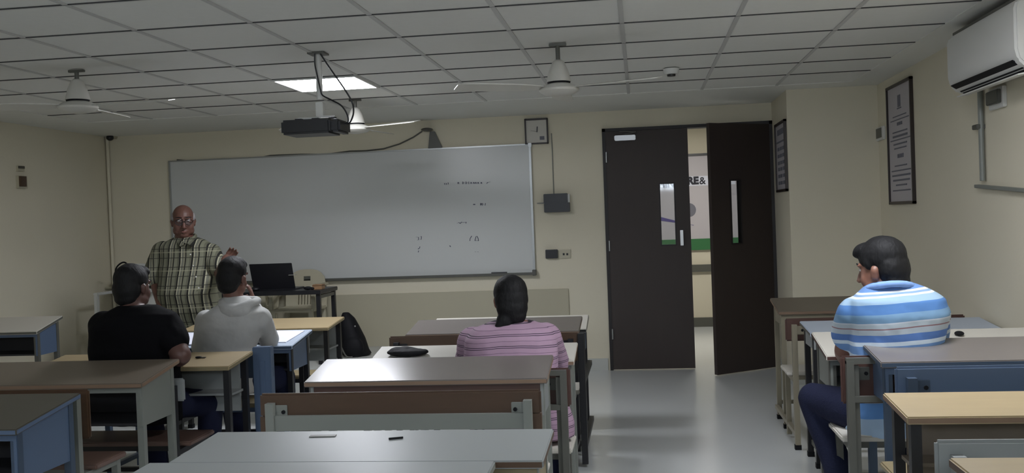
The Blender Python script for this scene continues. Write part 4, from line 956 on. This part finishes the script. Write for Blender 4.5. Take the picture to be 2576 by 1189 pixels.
# --- teacher
pl_, ramp, mth, spx, nt = ramp_mat('olive_plaid_cotton', [(0, '#6E6E5C'), (.26, '#5A5A4A'), (.42, '#12120D'), (.56, '#A5A28A'), (.64, '#66665A'), (.80, '#7C7A66'), (.90, '#1C1C16')], 'X', 0, .10, extra='repeat', wob=.03)
b_ = nt.nodes['Principled BSDF']
zf_ = mth('FRACT', mth('DIVIDE', spx.outputs['Z'], .075), 0)
ln_ = mth('LESS_THAN', zf_, .09)
mx = nt.nodes.new('ShaderNodeMix'); mx.data_type = 'RGBA'; nt.links.new(mth('MULTIPLY', ln_, .75), mx.inputs[0]); nt.links.new(ramp.outputs[0], mx.inputs[6]); mx.inputs[7].default_value = lin('#20201A')
zf2 = mth('FRACT', mth('DIVIDE', mth('ADD', spx.outputs['Z'], .03), .15), 0); ln2 = mth('LESS_THAN', zf2, .06)
mx2 = nt.nodes.new('ShaderNodeMix'); mx2.data_type = 'RGBA'; nt.links.new(mth('MULTIPLY', ln2, .3), mx2.inputs[0]); nt.links.new(mx.outputs[2], mx2.inputs[6]); mx2.inputs[7].default_value = lin('#B5B296')
nt.links.new(mx2.outputs[2], b_.inputs['Base Color'])
YT = 7.72
hc = at(461, 556, YT-.02)
root = thing('person', 'bald man with glasses and a plaid shirt standing before the whiteboard, speaking', 'person', (at(470, 900, YT).x, YT, 0))
R = euler(180+28, -9)
body, top, bot = MB(), MB(), MB()
s_ = 1.13
T = head(body, hc, R, s_, tuple(at(466, 618, YT)), 1.14)
spec = [(412, 545, 822, YT, .15), (402, 552, 780, YT-.03, .19), (402, 552, 735, YT-.05, .20), (404, 545, 690, YT-.03, .17), (402, 545, 645, YT, .14), (400, 536, 618, YT, .12), (425, 512, 603, YT, .09), (440, 492, 596, YT, .065)]
rg = rings(spec); body.loft(shrink(rg[1:], .02)); top.loft(rg)
# his right arm hangs (image left)
sh, el, wr = at(408, 632, YT), at(388, 700, YT-.02), at(405, 770, YT-.17)
arm(body, top, sh, el, wr, False, .95, cr=(.088, .092, .05), r=(.06, .05, .032)); hand(body, wr, wr-el, V(1, 0, 0), -1, .4, 1.05)
# his left arm bent, hand raised toward the board
sh, el, wr = at(532, 636, YT), at(552, 690, YT-.12), at(560, 664, YT-.34)
arm(body, top, sh, el, wr, False, .6, cr=(.082, .075, .05), r=(.056, .046, .028)); hand(body, wr, V(.55, .1, .62), V(.3, -.9, .1), 1, .3, 1.05, .16)
hx = rg[0][0][0]
for q in (-1, 1):
    leg(body, bot, (hx+q*.10, YT, .86), (hx+q*.12, YT-.02, .47), (hx+q*.13, YT, .07), (.095, .066, .045)); shoe(root, (hx+q*.13, YT, 0), (q*.2, -1, 0))
bot.loft([((hx, YT, .80), .2, .13), ((hx, YT, .9), .22, .15), ((hx, YT, 1.0), .22, .16)]); body.ball((hx, YT, .92), (.17, .11, .12))
blob('body', body, M['skin_m'], root, .005, 3)
blob('shirt', top, pl_, root, .008, 5, .012, .12); blob('trousers', bot, M['navy'], root, .01, 5, .008, .12)
eyes(T, R, s_, root)
gh = MB()
for q in (-1, 1): gh.ball(T(q*.068, -.03, .022), (.02*s_, .05*s_, .038*s_), R).ball(T(q*.05, -.075, -.005), (.035*s_, .03*s_, .035*s_), R)
gh.ball(T(0, -.095, .0), (.05*s_, .02*s_, .035*s_), R)
blob('hair', gh, M['hair_grey'], root, .006, 3, .006, .03)
spectacles(T, R, s_, root, size=1.1)
cl_ = MB()
for q in (-1, 1):
    a0, a1, a2, a3 = at(466+q*24-2, 592, YT+.0), at(468+q*28, 606, YT-.05), at(468+q*14, 620, YT-.145), at(469+q*2, 612, YT-.135)
    n_ = V(0, -.012, .004); cl_.hexa([a0-n_, a1-n_, a2-n_, a3-n_], [a0+n_, a1+n_, a2+n_, a3+n_])
cl_.tube(rope([at(443, 594, YT-.02), at(448, 590, YT+.05), at(468, 588, YT+.08), at(489, 590, YT+.05), at(492, 594, YT-.02)]), .013, 8)
blob('collar', cl_, pl_, root, .005, 2)
for k in range(4):
    q = at(482+k*7-3, 640+k*28, YT-.18-.015*k)
    part('button', MB().ball((q.x, q.y, q.z), .006), M['plastic_w'], root)
mb = MB().cap(T(-.014, .089, -.066), T(.014, .089, -.066), .0035*s_, .0035*s_)
part('mouth_gap', mb, M['lip'], root, smooth=True)

# ---------------------------------------------------------------- things on desks
def slab_on(name, label, cat, cx, cy, w_, d_, z, slope, h, m, rz=0):
    a = math.radians(rz); ux, uy = V(math.cos(a), math.sin(a), 0), V(-math.sin(a), math.cos(a), 0)
    def P(i, j, k): v = V(cx, cy, 0)+ux*i*w_/2+uy*j*d_/2; return V(v.x, v.y, z+(v.y-cy)*slope+k)
    mb = MB().hexa([P(-1,-1,.001),P(1,-1,.001),P(1,1,.001),P(-1,1,.001)], [P(-1,-1,h),P(1,-1,h),P(1,1,h),P(-1,1,h)])
    return solo(name, mb, m, label, cat, (cx, cy, z))
def zdesk(Yf, zf, Yn, zn, y): return zn+(zf-zn)*(y-Yn)/(Yf-Yn)
zf, zn = at(782, 827, 6.4).z, at(739, 868, 6.0).z; zf = (zf+at(400, 838, 6.4).z)/2; zn = (zn+at(357, 878, 6.0).z)/2; sl = (zf-zn)/.4
z62 = zdesk(6.4, zf, 6.0, zn, 6.22)
q = at(708, 846, 6.22); slab_on('paper_sheet', 'white paper sheet on the blue desk at the right elbow of the person in white', 'paper', q.x, 6.22, .20, .28, z62, sl, .006, M['paper'], -6)
q = at(485, 855, 6.22); slab_on('open_notebook', 'white notebook page on the blue desk left of the person in white', 'notebook', q.x, 6.2, .24, .30, z62, sl, .006, M['paper'], 5)
q = at(655, 862, 6.1); slab_on('mobile_phone', 'black phone lying under the arm of the person in white', 'phone', q.x, 6.07, .11, .06, zdesk(6.4, zf, 6.0, zn, 6.07), sl, .01, M['black_pl'])
# black bag on the woman's desk
zf, zn = at(1200, 866, 5.32).z, at(1200, 912, 5.0).z
q = at(1026, 893, 5.14); zz5 = zdesk(5.32, zf, 5.0, zn, 5.14)
bg = thing('black_pouch', 'flat black cloth pouch lying on the off-white desk left of the woman', 'bag', (q.x, 5.14, zz5))
blob('pouch_body', MB().ball((q.x, 5.14, zz5+.02), (.115, .07, .022)).ball((q.x-.03, 5.15, zz5+.03), (.07, .05, .02)), M['black_matte'], bg, .008, 4, .01, .05)
zf, zn = at(634, 879, 5.4).z, at(578, 914, 5.06).z
q = at(505, 888, 5.28); zq = zdesk(5.4, (zf+at(150, 895, 5.4).z)/2, 5.06, (zn+at(90, 936, 5.06).z)/2, 5.25)
t = thing('key_bunch', 'small dark bunch of keys on the yellow desk of the person in black', 'keys', (q.x, 5.25, zq))
part('key_ring', MB().ball((q.x, 5.25, zq+.006), (.02, .012, .006)), M['black_matte'], t); part('key', MB().box(q.x+.01, q.x+.04, 5.245, 5.26, zq+.001, zq+.006), M['grey_dk'], t)
# pen on the right desk
q = at(2418, 838, 5.05); zf = (at(2045, 835, 5.2).z+at(2590, 822, 5.2).z)/2; zn = (at(2074, 894, 4.8).z+at(2680, 885, 4.8).z)/2; zq = zdesk(5.2, zf, 4.8, zn, 5.08)
solo('binder_clip', MB().ball((q.x, 5.08, zq+.012), (.022, .03, .012)), M['black_matte'], 'small black object on the cream desk right of the man in stripes', 'clip', (q.x, 5.08, zq), smooth=True)
# marks on the near grey desk
z3 = (at(530, 1088, 3.1).z+at(1385, 1075, 3.1).z)/2; z2 = (at(440, 1163, 2.75).z+at(1376, 1158, 2.75).z)/2; sl = (z3-z2)/.35
q = at(812, 1095, 3.03); slab_on('torn_paper_strip', 'dark torn strip on the long grey desk near its far edge', 'scrap', q.x, 3.03, .085, .022, zdesk(3.1, z3, 2.75, z2, 3.03), sl, .003, M['grey_dk'], 3)
q = at(996, 1103, 2.99); slab_on('pencil', 'thin dark pencil on the long grey desk', 'pencil', q.x, 2.99, .045, .006, zdesk(3.1, z3, 2.75, z2, 2.99), sl, .006, M['black_matte'], 18)
